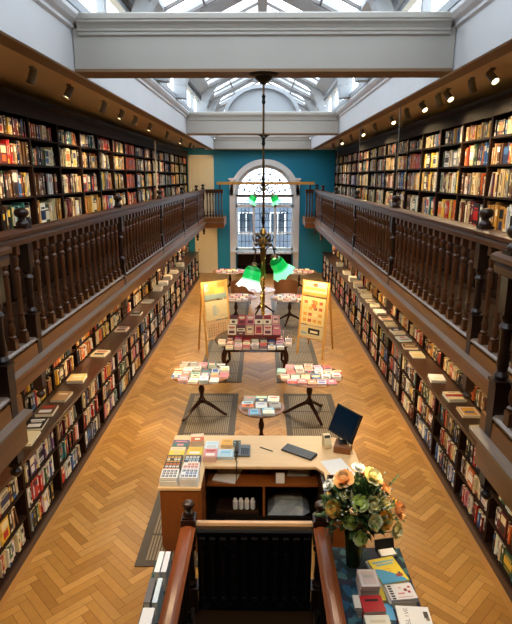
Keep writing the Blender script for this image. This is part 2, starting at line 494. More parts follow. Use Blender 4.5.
for yb in (-2.4, 5.87, 14.2, 22.02):
    b = MB()
    b.box(-1.92, 1.94, yb, yb+.36, CZ+.02, CZ+.40, 'beam_shade_paint')
    for s_, y in ((-1, yb), (1, yb+.36)):
        q = lambda d: y+s_*d
        b.extr([(q(0), CZ+.32), (q(.02), CZ+.335), (q(.02), CZ+.36), (q(.03), CZ+.37), (q(.03), CZ+.39), (q(.045), CZ+.42), (q(.065), CZ+.445), (q(.065), CZ+.46), (q(.075), CZ+.47), (q(.075), CZ+.515), (q(.05), CZ+.53), (q(-.17), CZ+.53), (q(-.17), CZ+.32)], -1.86, 1.88, 'x', 'beam_shade_paint')
    o = struct('beam', b)
    u = MB(); u.box(-1.92, 1.94, yb-.002, yb+.362, CZ-.01, CZ+.02, 'soffit_edge_shade'); u.build('beam_underside_shade', o)  # thin brown slab painting the shade under the beam
EX, EZ, GX, GZ2, RZ = 1.84, 6.24, 1.5, 6.47, 7.2
def lantern():
    ys_ = [1.72+2.0825*k for k in range(10)]
    for n, sx in ((7, -1), (8, 1)):
        m = MB()                                     # clerestory frame
        x = sx*1.9+.01
        m.box(x-.05, x+.05, -3, YE-.3, CZ+.57, CZ+.66, 'lantern_paint'); m.box(x-.05, x+.05, -3, YE-.3, EZ-.09, EZ, 'lantern_paint')
        y = -2.8
        while y < YE-.4:
            m.box(x-.05, x+.05, y-.05, y+.05, CZ+.66, EZ-.09, 'lantern_paint'); y += 1.385
        struct('trim_%d' % n, m)
        g = MB(); g.quad((x, -3, CZ+.6), (x, YE-.3, CZ+.6), (x, YE-.3, EZ-.05), (x, -3, EZ-.05), 'roof_glass'); g_ = struct('window_%d' % (n-5), g)
        p = MB(); p.box(sx*EX-.045, sx*EX+.045, -3, YE-.3, EZ-.02, EZ+.07, 'purlin_shade_wood' if sx < 0 else 'lantern_paint'); struct('beam', p)  # only the left purlin carries the painted shade
        c = MB(); c.extr([(sx*(EX-.02), EZ+.04), (sx*GX, GZ2-.02), (sx*GX, GZ2+.06), (sx*(EX+.1), EZ+.12)], -3, YE-.3, 'y', 'lantern_paint'); struct('ceiling_cove', c)
        r = MB(); y = -2.9
        while y < YE-.35:
            r.bar((sx*(GX+.03), y, GZ2), (sx*.06, y, RZ-.03), .045, .05, 'bar_metal'); y += .7
        r.bar((sx*.95, -3, GZ2+.27), (sx*.95, YE-.3, GZ2+.27), .03, .03, 'bar_metal')
        struct('beam_rafters', r)
        q = MB()
        for yy in ys_: q.extr([(sx*(EX-.06), EZ+.10), (sx*GX, GZ2-.03), (sx*.10, RZ-.08), (sx*.10, RZ-.05), (sx*GX, GZ2), (sx*(EX-.06), EZ+.13)], yy-.30, yy+.30, 'y', 'lantern_paint')
        struct('ceiling_bands', q)
        g = MB(); g.quad((sx*GX, -3, GZ2+.03), (sx*GX, YE-.3, GZ2+.03), (0, YE-.3, RZ+.02), (0, -3, RZ+.02), 'roof_glass'); struct('window_%d' % (n-3), g)
    rd = MB(); rd.box(-.09, .09, -3, YE-.3, RZ-.1, RZ+.08, 'lantern_paint'); struct('beam_ridge', rd)
    # curved white trusses
    y = 1.72
    ys = []
    while y < 21.9:
        ys.append(y); y += 2.0825
    for y in ys:
        if min(abs(y-(b+.18)) for b in (5.87, 14.2)) < .3: continue
        t = MB()
        for sx in (-1, 1):
            P = []
            for k in range(11):
                a = PI/2*k/10
                P.append((sx*1.74*math.cos(a)**.9, y, CZ+.57+1.45*math.sin(a)**.95))
            for a, b in zip(P, P[1:]):
                t.bar(a, b, .26, .20, 'lantern_paint', up=(0, 0, 1) if abs(b[2]-a[2]) < abs(b[0]-a[0]) else (sx, 0, 0))
            t.box(min(sx*1.85, sx*1.69), max(sx*1.85, sx*1.69), y-.09, y+.09, CZ+.57, CZ+.75, 'lantern_paint')
        struct('beam_truss', t)
    e = MB(); yt = 16.29                           # filled arch of the truss beyond the second beam
    A = [(1.12*math.cos(PI*k/20), CZ+.57+.92*math.sin(PI*k/20)) for k in range(21)]
    A2 = [(1.02*math.cos(PI*k/20), CZ+.57+.82*math.sin(PI*k/20)) for k in range(21)]
    for i in range(20):
        e.extr([A2[i], A[i], A[i+1], A2[i+1]], yt-.14, yt+.06, 'y', 'lantern_paint')
        e.extr([(A2[i][0], CZ+.5), A2[i], A2[i+1], (A2[i+1][0], CZ+.5)], yt, yt+.05, 'y', 'lantern_paint')
    struct('beam_truss', e)
    e = MB()                                      # arched gable end of the lantern
    yg = YE-.3
    pts = [(-1.95, CZ+.5), (1.97, CZ+.5), (1.97, EZ), (GX, GZ2+.02), (0, RZ+.1), (-GX, GZ2+.02), (-1.95, EZ)]
    e.extr(pts, yg, yg+.1, 'y', 'lantern_paint'); 
    A = [(1.45*math.cos(PI*k/20), CZ+.57+1.0*math.sin(PI*k/20)) for k in range(21)]
    A2 = [(1.33*math.cos(PI*k/20), CZ+.57+.88*math.sin(PI*k/20)) for k in range(21)]
    for i in range(20): e.extr([A2[i], A[i], A[i+1], A2[i+1]], yg-.08, yg, 'y', 'lantern_paint')
    struct('wall_gable', e)
    e = MB(); e.box(-1.97, 1.99, -3.2, -3.0, CZ, 7.2, 'lantern_paint'); struct('wall_gable', e)
lantern()
m = MB(); m.box(-1.9, 1.92, -3, 1.0, CZ+.5, CZ+.56, 'lantern_paint'); struct('ceiling_light_block', m)  # unseen panel added to block skylight behind the camera
m = MB()
m.box(-2.3, WR, YE-.3, YE-.0, CZ-.003, CZ+.2, 'white_paint'); struct('ceiling_end', m)

# the street beyond the window
m = MB(); m.box(-9, 9, YE+.31, 36, -3.1, -3.002, 'pavement'); struct('street_ground', m)
def house():
    t = thing('brick_building', 'blue grey brick building seen through the arched window across the street', 'building', (0, 34, -3))
    w = MB(); w.box(-8, 8, 0, 1.5, 0, 5.4, 'brick'); w.box(-8, 8, -.12, 1.6, 5.4, 5.52, 'white_paint'); w.build('facade', t)
    for x in (-5, -3, -1, 1, 3, 5):
        for z in (1.2, 3.4):
            f = MB(); f.box(x-.5, x+.5, -.06, -.001, z, z+1.4, 'white_paint'); f = f.build('window', t)
            g = MB(); g.box(x-.42, x-.03, -.08, -.061, z+.08, z+1.32, 'house_glass'); g.box(x+.03, x+.42, -.08, -.061, z+.08, z+1.32, 'house_glass'); g.build('pane', f)
house()

# ---------------------------------------------------------------- galleries
def gallery_side(sx, xr, wall, n):
    lo, hi = sorted((xr, wall))
    y0, y1 = 3.3, YE
    s = MB(); s.box(lo, hi, y0, y1, 2.12, 2.415, 'under_paint'); s.box(lo, hi, y0, y1, 2.415, 2.43, 'shelf_wood'); struct('floor_gallery', s)
    p = lambda d: xr - sx*d       # d = towards the middle of the room
    f = MB()
    f.extr([(p(-.02), 2.07), (p(.05), 2.07), (p(.05), 2.19), (p(.09), 2.215), (p(.11), 2.235), (p(.11), 2.262), (p(.045), 2.275), (p(.04), 2.40), (p(-.02), 2.40)], y0, 20.9, 'y', 'fascia_wood')
    struct('trim_%d' % n, f)
    l = MB(); l.extr([(p(.046), 2.262), (p(.115), 2.2625), (p(.115), 2.275), (p(.046), 2.283)], y0, 20.9, 'y', 'ledge_sheen_wood'); struct('trim_%d' % (n+1), l)  # pale strip painting the skylight sheen on the cornice
gallery_side(-1, RL, WL, 9); gallery_side(1, RR, WR, 11)
def landing(sx, xr, wall, yend, n):
    lo, hi = sorted((xr, wall))
    s = MB(); s.box(lo, hi, -3, yend, 2.12, 2.415, 'under_paint'); s.box(lo, hi, -3, yend, 2.415, 2.43, 'shelf_wood'); struct('floor_landing', s)
    p = lambda d: xr - sx*d
    f = MB()
    f.extr([(p(-.02), 2.0), (p(.05), 2.0), (p(.05), 2.19), (p(.09), 2.215), (p(.11), 2.235), (p(.11), 2.262), (p(.045), 2.275), (p(.04), 2.40), (p(-.02), 2.40)], -3, yend+.06, 'y', 'fascia_wood')
    a, b = sorted((xr, xr+sx*.6)); f.box(a, b, yend, yend+.05, 2.0, 2.41, 'fascia_wood')
    struct('trim_%d' % n, f)
    l = MB(); l.extr([(p(.046), 2.262), (p(.115), 2.2625), (p(.115), 2.275), (p(.046), 2.283)], -3, yend+.06, 'y', 'ledge_sheen_wood'); struct('trim_%d' % (n+1), l)  # same painted sheen along the landing cornice
landing(-1, NL, WL, 3.66, 13); landing(1, NR, WR, 3.4, 15)
s = MB(); s.box(NL, NR, -3, .9, 2.12, 2.43, 'under_paint'); struct('floor_landing', s)
for sx, xr, xi, n in ((-1, RL, -1.47, 17), (1, RR, 1.68, 19)):     # the wider ends beside the arched window
    lo, hi = sorted((xr - sx*.0, xi))
    s = MB(); s.box(lo, hi, 20.95, YE-.24, 2.12, 2.43, 'fascia_wood'); struct('floor_gallery', s)
    f = MB(); f.box(lo-.05*(sx < 0)*0, hi, 20.86, 20.95, 2.05, 2.24, 'fascia_wood'); f.box(lo, hi, 20.82, 20.95, 2.24, 2.28, 'ledge_sheen_wood'); f.box(lo, hi, 20.9, 20.95, 2.28, 2.41, 'fascia_wood')
    struct('trim_%d' % n, f)

BAL_H = 3.385
def baluster_mesh(z0=2.462, z1=BAL_H, mat='turned_wood', fat=1., n=8):
    h = z1-z0; m = MB()
    b = .024*fat
    m.box(-b, b, -b, b, z0, z0+h*.10, mat); m.box(-b, b, -b, b, z1-h*.09, z1, mat)
    pr = [(.020, .10), (.026, .115), (.026, .13), (.014, .145), (.022, .17), (.024, .21), (.019, .25), (.013, .28), (.021, .295), (.021, .31), (.0145, .33), (.0165, .45), (.019, .62), (.020, .70), (.014, .735), (.023, .75), (.023, .77), (.013, .79), (.020, .83), (.022, .865), (.015, .895), (.02, .91)]
    m.lathe([(r*fat, z0+h*t) for r, t in pr], n, mat=mat)
    return m.data('baluster', True)
BALM = baluster_mesh(fat=1.45)
def newel_parts(t, x, y, z0, ztop, w=.062, pend=True, fin=True, mat='newel_wood', zp=1.92, loc='gallery', s=1.):
    m = MB()
    m.box(-w, w, -w, w, z0, z0+.24, mat); m.box(-w-.008, w+.008, -w-.008, w+.008, z0+.24, z0+.262, mat)
    h = ztop-z0
    m.lathe([(w*.75, z0+.262), (w*.95, z0+.29), (w*.6, z0+.32), (w*.75, z0+.36), (w*.62, z0+h*.5), (w*.7, ztop-.36), (w*.95, ztop-.33), (w*.6, ztop-.3), (w*.9, ztop-.27), (w*.8, ztop-.24)], 12, mat=mat)
    m.box(-w, w, -w, w, ztop-.24, ztop, mat)
    nw = m.build('newel_post', t, True); nw.location = (x, y, 0)
    if fin:
        f = MB(); z = ztop+.001+.13*0
        f.box(-.075*s, .075*s, -.075*s, .075*s, z, z+.03*s, mat)
        f.lathe([(.07*s, z+.03*s), (.074*s, z+.05*s), (.06*s, z+.075*s), (.036*s, z+.095*s), (.034*s, z+.115*s), (.06*s, z+.13*s), (.078*s, z+.15*s), (.082*s, z+.175*s), (.078*s, z+.20*s), (.06*s, z+.218*s), (.03*s, z+.227*s), (0, z+.23*s)], 14, mat=mat)
        f.build('finial', nw, True)
    if pend:
        f = MB()
        f.box(-w*.9, w*.9, -w*.9, w*.9, zp, z0-.001, mat)
        f.lathe([(0, zp-.13), (.02, zp-.125), (.042, zp-.10), (.045, zp-.075), (.025, zp-.05), (.05, zp-.03), (.055, zp-.001)], 12, mat=mat)
        f.build('pendant', nw, True)
    return nw
def rail_profile(sx, x, z):
    return [(x-.055, z-.135), (x+.055, z-.135), (x+.06, z-.09), (x+.052, z-.065), (x+.085, z-.05), (x+.088, z-.02), (x+.06, z-.002), (x, z+.004), (x-.06, z-.002), (x-.088, z-.02), (x-.085, z-.05), (x-.052, z-.065), (x-.06, z-.09)]
def balustrade(label, x, sx, y0, y1, newels, step, mid, group, ov=0):
    t = thing('gallery_balustrade', label, 'balustrade', (0, 0, 0), 0, group)
    h = MB(); h.extr(rail_profile(sx, x, 3.525), y0, y1+ov, 'y', 'rail_wood'); h.build('handrail', t)
    b = MB(); b.extr([(x-.05, 2.432), (x+.05, 2.432), (x+.05, 2.445), (x+.03, 2.46), (x-.03, 2.46), (x-.05, 2.445)], y0, y1, 'y', 'ledge_sheen_wood'); b.build('base_rail', t)
    for yn in newels: newel_parts(t, x, yn, 2.433, 3.384, w=.052, s=.82)
    for nw in [c for c in t.children if c.name.startswith('newel_post')]:
        for f in nw.children:
            if f.name.startswith('finial'): f.location.z = .141
    y = y0+.12
    stops = [y0-9]+list(newels)+[y1+9]
    for a, c in zip(stops, stops[1:]):
        lo, hi = max(a, y0-.05), min(c, y1+.05)
        if hi-lo < .25: continue
        k = max(1, round((hi-lo)/step)-1)
        for i in range(1, k+1): link_mesh('baluster', BALM, t, (x, lo+(hi-lo)*i/(k+1), 0))
    return t
NEW = [5.05, 8.5, 12.0, 15.4, 18.8, 20.9]
balustrade('long dark turned balustrade edging the left gallery above the floor', RL, -1, 3.75, 20.96, NEW, .235, None, 'gallery railings')
balustrade('long dark turned balustrade edging the right gallery above the floor', RR, 1, 3.5, 20.96, NEW, .235, None, 'gallery railings')
balustrade('short landing balustrade at the left picture edge, nearer than the gallery', NL, -1, .3, 3.62, [3.58], .2, None, 'landing railings', .12)
balustrade('short landing balustrade at the right picture edge, nearer than the gallery', NR, 1, .3, 3.36, [3.32], .2, None, 'landing railings', .12)
def end_rail(label, x0, x1, y):
    t = thing('end_balustrade', label, 'balustrade', (0, 0, 0), 0, 'railings beside the arched window')
    h = MB(); h.extr(rail_profile(1, y, 3.52), x0, x1, 'x', 'rail_wood'); h.build('handrail', t)
    n = max(3, int((x1-x0)/.11))
    for i in range(n): link_mesh('baluster', BALM, t, (x0+(x1-x0)*(i+.5)/n, y, 0))
end_rail('short dark railing where the left gallery turns towards the arched window', -2.18, -1.5, 20.99)
end_rail('short dark railing where the right gallery turns towards the arched window', 2.02, 1.7, 20.99) if False else end_rail('short dark railing where the right gallery turns towards the arched window', 1.68, 2.0, 20.99)
t = thing('timber_tie', 'golden timber bar spanning the arched window between the two galleries', 'beam', (0, 0, 0))
m = MB(); m.box(-1.75, 2.02, 20.94, 21.03, 3.70, 3.80, 'easel_wood'); m.build('bar', t, bevel=.008)
for x in (-1.62, 1.85):
    m = MB(); m.box(x-.03, x+.03, 20.955, 21.015, 3.53, 3.699, 'newel_wood'); m.build('post', t)
for xr, nm in ((RR, 'right'),):
    for y, w in ((8.6, 'second'), (12.0, 'third'), (15.4, 'fourth')):
        o = MB(); o.tube([(xr+.005, y, 3.79), (xr+.005, y, CZ)], .008, 6, 'steel'); o = o.build('suspension_rod', None, True)
        tag(o, 'thin steel rod rising from the %s newel of the right gallery' % w, 'rod', 'steel rods from gallery to ceiling')

# stairwell balustrade on the ground floor
def stair_rail():
    t = thing('stair_balustrade', 'glossy brown handrail and dark balusters around the stairwell before the desk', 'balustrade')
    xa, xb, yb, z = -.66, .54, 4.22, .94
    for x in (xa, xb):
        h = MB(); h.extr([(x-.04, z-.1), (x+.04, z-.1), (x+.045, z-.06), (x+.065, z-.045), (x+.068, z-.018), (x+.04, z-.003), (x+.02, z+.004), (x-.02, z+.004), (x-.04, z-.003), (x-.068, z-.018), (x-.065, z-.045), (x-.045, z-.06)], .9, yb-.07, 'y', 'stair_rail_wood'); h.build('handrail', t)
        b = MB(); b.box(x-.04, x+.04, .9, yb-.07, .002, .06, 'black_wood'); b.build('base_rail', t)
    h = MB(); h.extr([(yb-.03, z-.06), (yb+.03, z-.06), (yb+.034, z-.02), (yb+.02, z), (yb-.02, z), (yb-.034, z-.02)], xa+.07, xb-.07, 'x', 'pale_rail_wood'); h.build('handrail', t)['label'] = 'pale wood crossbar at the desk end'
    b = MB(); b.box(xa+.07, xb-.07, yb-.04, yb+.04, .002, .06, 'black_wood'); b.build('base_rail', t)
    b = MB(); b.box(xa+.07, xb-.07, yb-.03, yb+.03, .80, .845, 'black_wood'); b.box(xa+.07, xb-.07, yb-.008, yb+.008, .06, .80, 'black_wood'); b.build('back_panel', t)
    me = baluster_mesh(.06, .798, 'black_wood', 1.15)
    for i in range(11): link_mesh('baluster', me, t, (xa+.12+(xb-xa-.24)*i/10, yb-.035, 0))
    me2 = baluster_mesh(.06, .839, 'black_wood', 1.1)
    for x in (xa, xb):
        for i in range(19): link_mesh('baluster', me2, t, (x, yb-.22-.165*i, 0))
    for x in (xa, xb): newel_parts(t, x, yb, .002, .99, w=.065, pend=False, fin=True, s=.7)
stair_rail()

# ---------------------------------------------------------------- bookcases
def bookcase_meshes(sx, depth, h, rows_z, yw, plinth, cornice):
    """local frame: origin at floor on the front plane; +u runs into the wall side (sx), y along the room"""
    B = lambda x0, x1: sorted((sx*x0, sx*x1))
    out = {}
    for key, y in (('side_near', 0), ('side_far', yw-.025)):
        m = MB(); a, b = B(0, depth); m.box(a, b, y+.001, y+.024, 0, h, 'shelf_wood'); out[key] = m.data('side_panel')
    m = MB(); a, b = B(depth-.015, depth); m.box(a, b, .025, yw-.026, 0, h, 'shelf_wood'); out['back'] = m.data('back_panel')
    m = MB(); a, b = B(.006, depth-.016); m.box(a, b, .025, yw-.026, -.012, .012, 'shelf_wood'); out['shelf'] = m.data('shelf')
    if plinth:
        m = MB(); a, b = B(-.02, .02); m.box(a, b, .001, yw-.001, 0, plinth, 'plinth_wood'); out['plinth'] = m.data('plinth')
    if cornice:
        m = MB(); q = lambda u: sx*u
        m.extr([(q(.02), h-cornice), (q(-.01), h-cornice), (q(-.015), h-cornice*.35), (q(-.06), h-cornice*.15), (q(-.07), h), (q(.02), h)], .001, yw-.001, 'y', 'shelf_wood'); out['cornice'] = m.data('cornice')
    return out
DOORM = {}
for q_ in (-1, 1):
    m = MB(); a, b = sorted((q_*.0, q_*.02)); m.box(a, b, 0, .46, .095, .855, 'shelf_wood')
    a, b = sorted((q_*-.012, q_*0.)); 
    for e in ((0, .46, .095, .165), (0, .46, .785, .855), (0, .06, .165, .785), (.40, .46, .165, .785)): m.box(a, b, e[0], e[1], e[2], e[3], 'shelf_wood')
    DOORM[q_] = m.data('shade_door')  # dark doors added in place of the unlit lower shelves
BOOKROWS = []      # (kind, side, bay index, row index, x front, sx, depth, y0, y1, z0, hgap)
def bay(name, label, group, sx, xf, y0, z0, yw, M, rows_z, depth, h, kind, idx):
    t = thing(name, label, 'bookcase', (xf, y0, z0), 0, group)
    link_mesh('side_panel', M['side_near'], t); link_mesh('side_panel', M['side_far'], t); link_mesh('back_panel', M['back'], t)
    for k in ('plinth', 'cornice'):
        if k in M: link_mesh(k, M[k], t)
    for r, z in enumerate(rows_z): link_mesh('shelf', M['shelf'], t, (0, 0, z-.012))
    top = h if kind != 'gallery' else h-.22
    if kind == 'gallery':
        for k in (0, 1): link_mesh('shade_door', DOORM[sx], t, (0, .03+k*.47, 0))  # added fronts standing for shade behind the balusters
    for r, z in enumerate(rows_z):
        zn = rows_z[r+1]-.024 if r+1 < len(rows_z) else top-.02
        BOOKROWS.append((kind, sx, idx, r, xf, depth-.02, y0+.03, y0+yw-.03, z0+z+.001, zn-z))
BH = 1.03
base_rows = [.12, .425, .73]
hutch_rows = [.014, .30, .59]
gal_rows = [.08, .875, 1.315, 1.715, 2.06]
for sx, xf, nm in ((-1, XL, 'left'), (1, XR, 'right')):
    M = bookcase_meshes(sx, .5, BH, base_rows, .95, .10, 0)
    for i in range(20):
        y0 = 2.2+.95*i
        bay('base_bookcase', '%s low bookcase bay from the near end beneath the %s counter' % (ORD[i], nm), 'low bookcases under the counters', sx, xf, y0, 0, .95, M, base_rows, .5, BH, 'base', i)
    w = MB(); a, b = sorted((xf-sx*.03, xf+sx*.78)); w.box(a, b, 2.19, 21.22, BH+.002, BH+.045, 'counter_wood')
    o = w.build('counter_top', None, bevel=.006); tag(o, 'long dark wooden counter top above the %s low bookcases' % nm, 'counter', 'counter tops')
    xh = xf+sx*.36; zh = BH+.047
    M = bookcase_meshes(sx, .38, 1.02, hutch_rows, .95, 0, 0)
    for i in range(20):
        y0 = 2.2+.95*i
        bay('wall_bookcase', '%s set-back bookcase bay from the near end on the %s counter' % (ORD[i], nm), 'bookcases standing on the counters', sx, xh, y0, zh, .95, M, hutch_rows, .38, 1.02, 'hutch', i)
for sx, xf, nm in ((-1, UL, 'left'), (1, UR, 'right')):
    M = bookcase_meshes(sx, .30, 2.55, gal_rows, 1.0, .07, .24)
    for i in range(17):
        y0 = 5.25+i if sx < 0 else 5.2+i
        bay('gallery_bookcase', '%s tall bookcase bay from the near end of the %s gallery' % (ORD[i], nm), 'tall bookcases on the galleries', sx, xf, y0, GZ-.015, 1.0, M, gal_rows, .30, 2.55, 'gallery', i)
m = MB(); m.box(UL+.075, UL+.10, 15.2, 15.32, GZ, 4.95, 'cream_paint'); struct('trim_21', m)

# ---------------------------------------------------------------- books on shelves
PAL = {  # colour name -> srgb
    'cream': '#e8d8ac', 'white': '#e9e6dd', 'ivory': '#dcc592', 'yellow': '#e0b83a', 'ochre': '#b98431', 'orange': '#d4692a', 'red': '#b3251f', 'maroon': '#5e1a1b',
    'brown': '#5a3a22', 'black': '#18171a', 'navy': '#1d2b4f', 'blue': '#3263a0', 'teal': '#2a6a6e', 'green': '#3c5a38', 'grey': '#8b8a86', 'pink': '#d98a92', 'purple': '#5b3a6b', 'tan': '#a98258'}
W_UP = dict(cream=11, white=6, ivory=9, yellow=6, ochre=8, orange=7, red=7, maroon=8, brown=14, black=20, navy=5, blue=3, teal=2, green=5, grey=4, tan=8)
W_UPR = dict(cream=14, white=8, ivory=12, yellow=10, ochre=9, orange=6, red=6, maroon=6, brown=10, black=14, navy=4, blue=3, teal=2, green=4, grey=3, tan=7)
W_LOW = dict(cream=9, white=14, ivory=6, yellow=4, ochre=3, orange=4, red=12, maroon=6, brown=6, black=22, navy=8, blue=6, teal=4, green=4, grey=8, pink=4, purple=3, tan=3)
W_HUT = dict(cream=14, white=8, ivory=12, yellow=10, ochre=9, orange=8, red=8, maroon=4, brown=8, black=14, navy=3, blue=3, green=4, grey=3, tan=6)
W_BLUE = dict(blue=50, navy=25, white=12, grey=6, black=5)
W_ORANGE = dict(tangerine=80, red=10, orange=10)
PAL['tangerine'] = '#e4602c'
def pick(w):
    k = list(w); return R.choices(k, [w[x] for x in k])[0]
BOOKS = []
def fill_rows():
    for (kind, sx, bi, ri, xf, depth, y0, y1, z0, hg) in BOOKROWS:
        if kind == 'hutch' and ri == 2: continue
        if kind == 'gallery' and ri == 0: continue
        w = dict({'base': W_LOW, 'hutch': W_HUT, 'gallery': W_UP if sx < 0 else W_UPR}[kind])
        if kind == 'gallery' and sx < 0 and bi == 7: w = W_ORANGE
        if kind == 'base' and sx > 0 and bi in (4, 5) and ri == 0: w = W_BLUE
        fav = pick(w)
        y = y0+.002
        ymax = y1 - (R.uniform(0, .16) if R.random() < .5 else 0)
        hb = hg*R.uniform(.74, .86)
        order = 0
        run = None
        while True:
            near = y < 9
            face = R.random() < (.03 if kind != 'gallery' else .10 if ri == 1 else .04)
            th = R.uniform(.018, .048) if R.random() < .8 else R.uniform(.045, .07)
            if face: th = R.uniform(.13, .19)
            if y+th > ymax: break
            if run and R.random() < .45: cn = run
            else: cn = fav if R.random() < .15 else pick(w)
            run = cn
            h = min(hg-.012, hb*R.uniform(.84, 1.08)); d = min(depth-.02, R.uniform(.14, .22))
            c = lin(PAL[cn]); t = R.uniform(.8, 1.15); c = tuple(min(1, q*t*R.uniform(.94, 1.06)) for q in c)
            inset = R.uniform(.012, .04) if kind != 'base' else R.uniform(.02, .05)
            BOOKS.append(dict(kind=kind, sx=sx, bay=bi, row=ri, xf=xf+sx*inset, d=(.03 if face else d), y0=y+.0006, y1=y+th-.0006, z0=z0, h=h, cn=cn, col=c, face=face, lean=0., seed=R.random()))
            y += th
            if R.random() < .02: y += R.uniform(.02, .08)
        # a last one leaning on the row
        if ymax < y1-.10 and not w is W_ORANGE and BOOKS:
            th = R.uniform(.02, .035); a = R.uniform(.12, .3); h = hb*R.uniform(.9, 1)
            cn = pick(w)
            if y+h*math.sin(a)+th+.004 < y1 and h*math.cos(a)+th*math.sin(a) < hg-.01:
                BOOKS.append(dict(kind=kind, sx=sx, bay=bi, row=ri, xf=xf+sx*.03, d=min(depth-.03, .17), y0=y+h*math.sin(a)+.002, y1=y+h*math.sin(a)+.002+th, z0=z0, h=h, cn=cn, col=lin(PAL[cn]), face=False, lean=a, seed=R.random()))
fill_rows()
LIGHTC = lin('#e9dfc6'); DARKC = lin('#1d1a1a'); GOLD = lin('#c79a3c'); PAGE = lin('#dccfae')
ACC = [lin(PAL[k]) for k in ('white', 'cream', 'black', 'red', 'yellow', 'navy', 'orange', 'blue', 'white', 'cream')]
def add_book(mb, b, detail):
    sx, xf = b['sx'], b['xf']
    x0, x1 = sorted((xf, xf+sx*b['d']))
    T = None
    if b['lean']:
        P = Vector((0, b['y0'], b['z0'])); T = Matrix.Translation(P) @ Matrix.Rotation(b['lean'], 4, 'X') @ Matrix.Translation(-P)
    c = b['col']; y0, y1, z0, z1 = b['y0'], b['y1'], b['z0'], b['z0']+b['h']
    k = len(mb.f)
    mb.box(x0, x1, y0, y1, z0, z1, 'book_mat', c, T)
    if not b['face']: mb.c[k+1] = PAGE
    if detail:
        rr = random.Random(b['seed']); lum = sum(c)/3
        acc = rr.choice(ACC)
        if abs(sum(acc)/3-lum) < .12: acc = LIGHTC if lum < .25 else DARKC
        e = xf-sx*.0009; w = y1-y0
        def q(za, zb, ya=.0, yb=1., cc=acc):
            A = [(e, y0+w*ya, z0+b['h']*za), (e, y0+w*yb, z0+b['h']*za), (e, y0+w*yb, z0+b['h']*zb), (e, y0+w*ya, z0+b['h']*zb)]
            if T is not None: A = [tuple(T @ Vector(p)) for p in A]
            mb.add(A, [(0, 1, 2, 3)], 'book_mat', cc)
        if b['face']:
            s = rr.random()
            if s < .5: q(.55, .9, .12, .88); q(.12, .45, .2, .8, rr.choice(ACC))
            else: q(.3, .7, .0, 1.); q(.76, .84, .15, .85); q(.1, .16, .2, .8)
        else:
            s = rr.random()
            if s < .3: q(.35, .78, .32, .68)
            elif s < .5: q(.62, .86, .0, 1.); q(.1, .13)
            elif s < .65: q(.42, .86, .3, .7); q(.05, .16, .15, .85)
            elif s < .78: q(.0, .22); q(.4, .8, .35, .65, LIGHTC if lum < .25 else DARKC)
            elif s < .88: q(.84, .87); q(.14, .17); q(.5, .72, .28, .72)

# ---------------------------------------------------------------- books lying flat
def paperback(label, x, y, z, w, l, t, rz=0, col='white', style=None, group=None, acc=None, name='paperback'):
    """w across, l deep; spine along the left edge. cover = the thing's own mesh, page_block a part"""
    c = lin(PAL.get(col, col)); rr = random.Random(x*91+y*57+z*13)
    m = MB(); e = .0015
    m.box(-w/2, w/2, -l/2, l/2, t-.003, t, 'book_mat', c); m.box(-w/2, w/2, -l/2, l/2, 0, .003, 'book_mat', c); m.box(-w/2, -w/2+.003, -l/2, l/2, .003, t-.003, 'book_mat', c)
    A = [lin(PAL.get(a, a)) for a in acc] if acc else [rr.choice(ACC), rr.choice(ACC)]
    def q(a0, a1, b0, b1, cc, k=0):
        zz = t+.0006+.0003*k
        m.add([(-w/2+w*a0, -l/2+l*b0, zz), (-w/2+w*a1, -l/2+l*b0, zz), (-w/2+w*a1, -l/2+l*b1, zz), (-w/2+w*a0, -l/2+l*b1, zz)], [(0, 1, 2, 3)], 'book_mat', cc)
    st = style or rr.choice(['title', 'photo', 'band', 'frame', 'plain', 'title'])
    if st == 'title':
        q(.12, .88, .70, .84, A[0]); q(.2, .8, .56, .64, A[0]); q(.15, .85, .12, .42, A[1])
    elif st == 'photo':
        q(.0, 1., .0, .55, A[0]); q(.15, .85, .68, .82, A[1]); q(.3, .7, .15, .4, A[1], 1)
    elif st == 'band':
        q(0, 1, .36, .66, A[0]); q(.14, .86, .44, .58, A[1], 1); q(.3, .7, .1, .16, A[0])
    elif st == 'frame':
        q(.06, .94, .05, .95, A[0]); q(.14, .86, .12, .88, c, 1); q(.25, .75, .5, .66, A[1], 2)
    elif st == 'bold':
        for i in range(3):
            b = .66-.27*i
            for j in range(4):
                if rr.random() < .9: q(.07+.22*j, .07+.22*j+.17, b, b+.2, A[(i) % len(A)])
                q(.11+.22*j, .11+.22*j+.06, b+.06, b+.13, c, 1)
    elif st == 'plain':
        q(.2, .8, .62, .76, A[0])
    o = m.build(name); o.location = (x, y, z); o.rotation_euler = (0, 0, rz)
    p = MB(); p.box(-w/2+.0035, w/2-.003, -l/2+.003, l/2-.003, .0032, t-.0032, 'pages'); p.build('page_block', o)
    return tag(o, label, 'book', group)

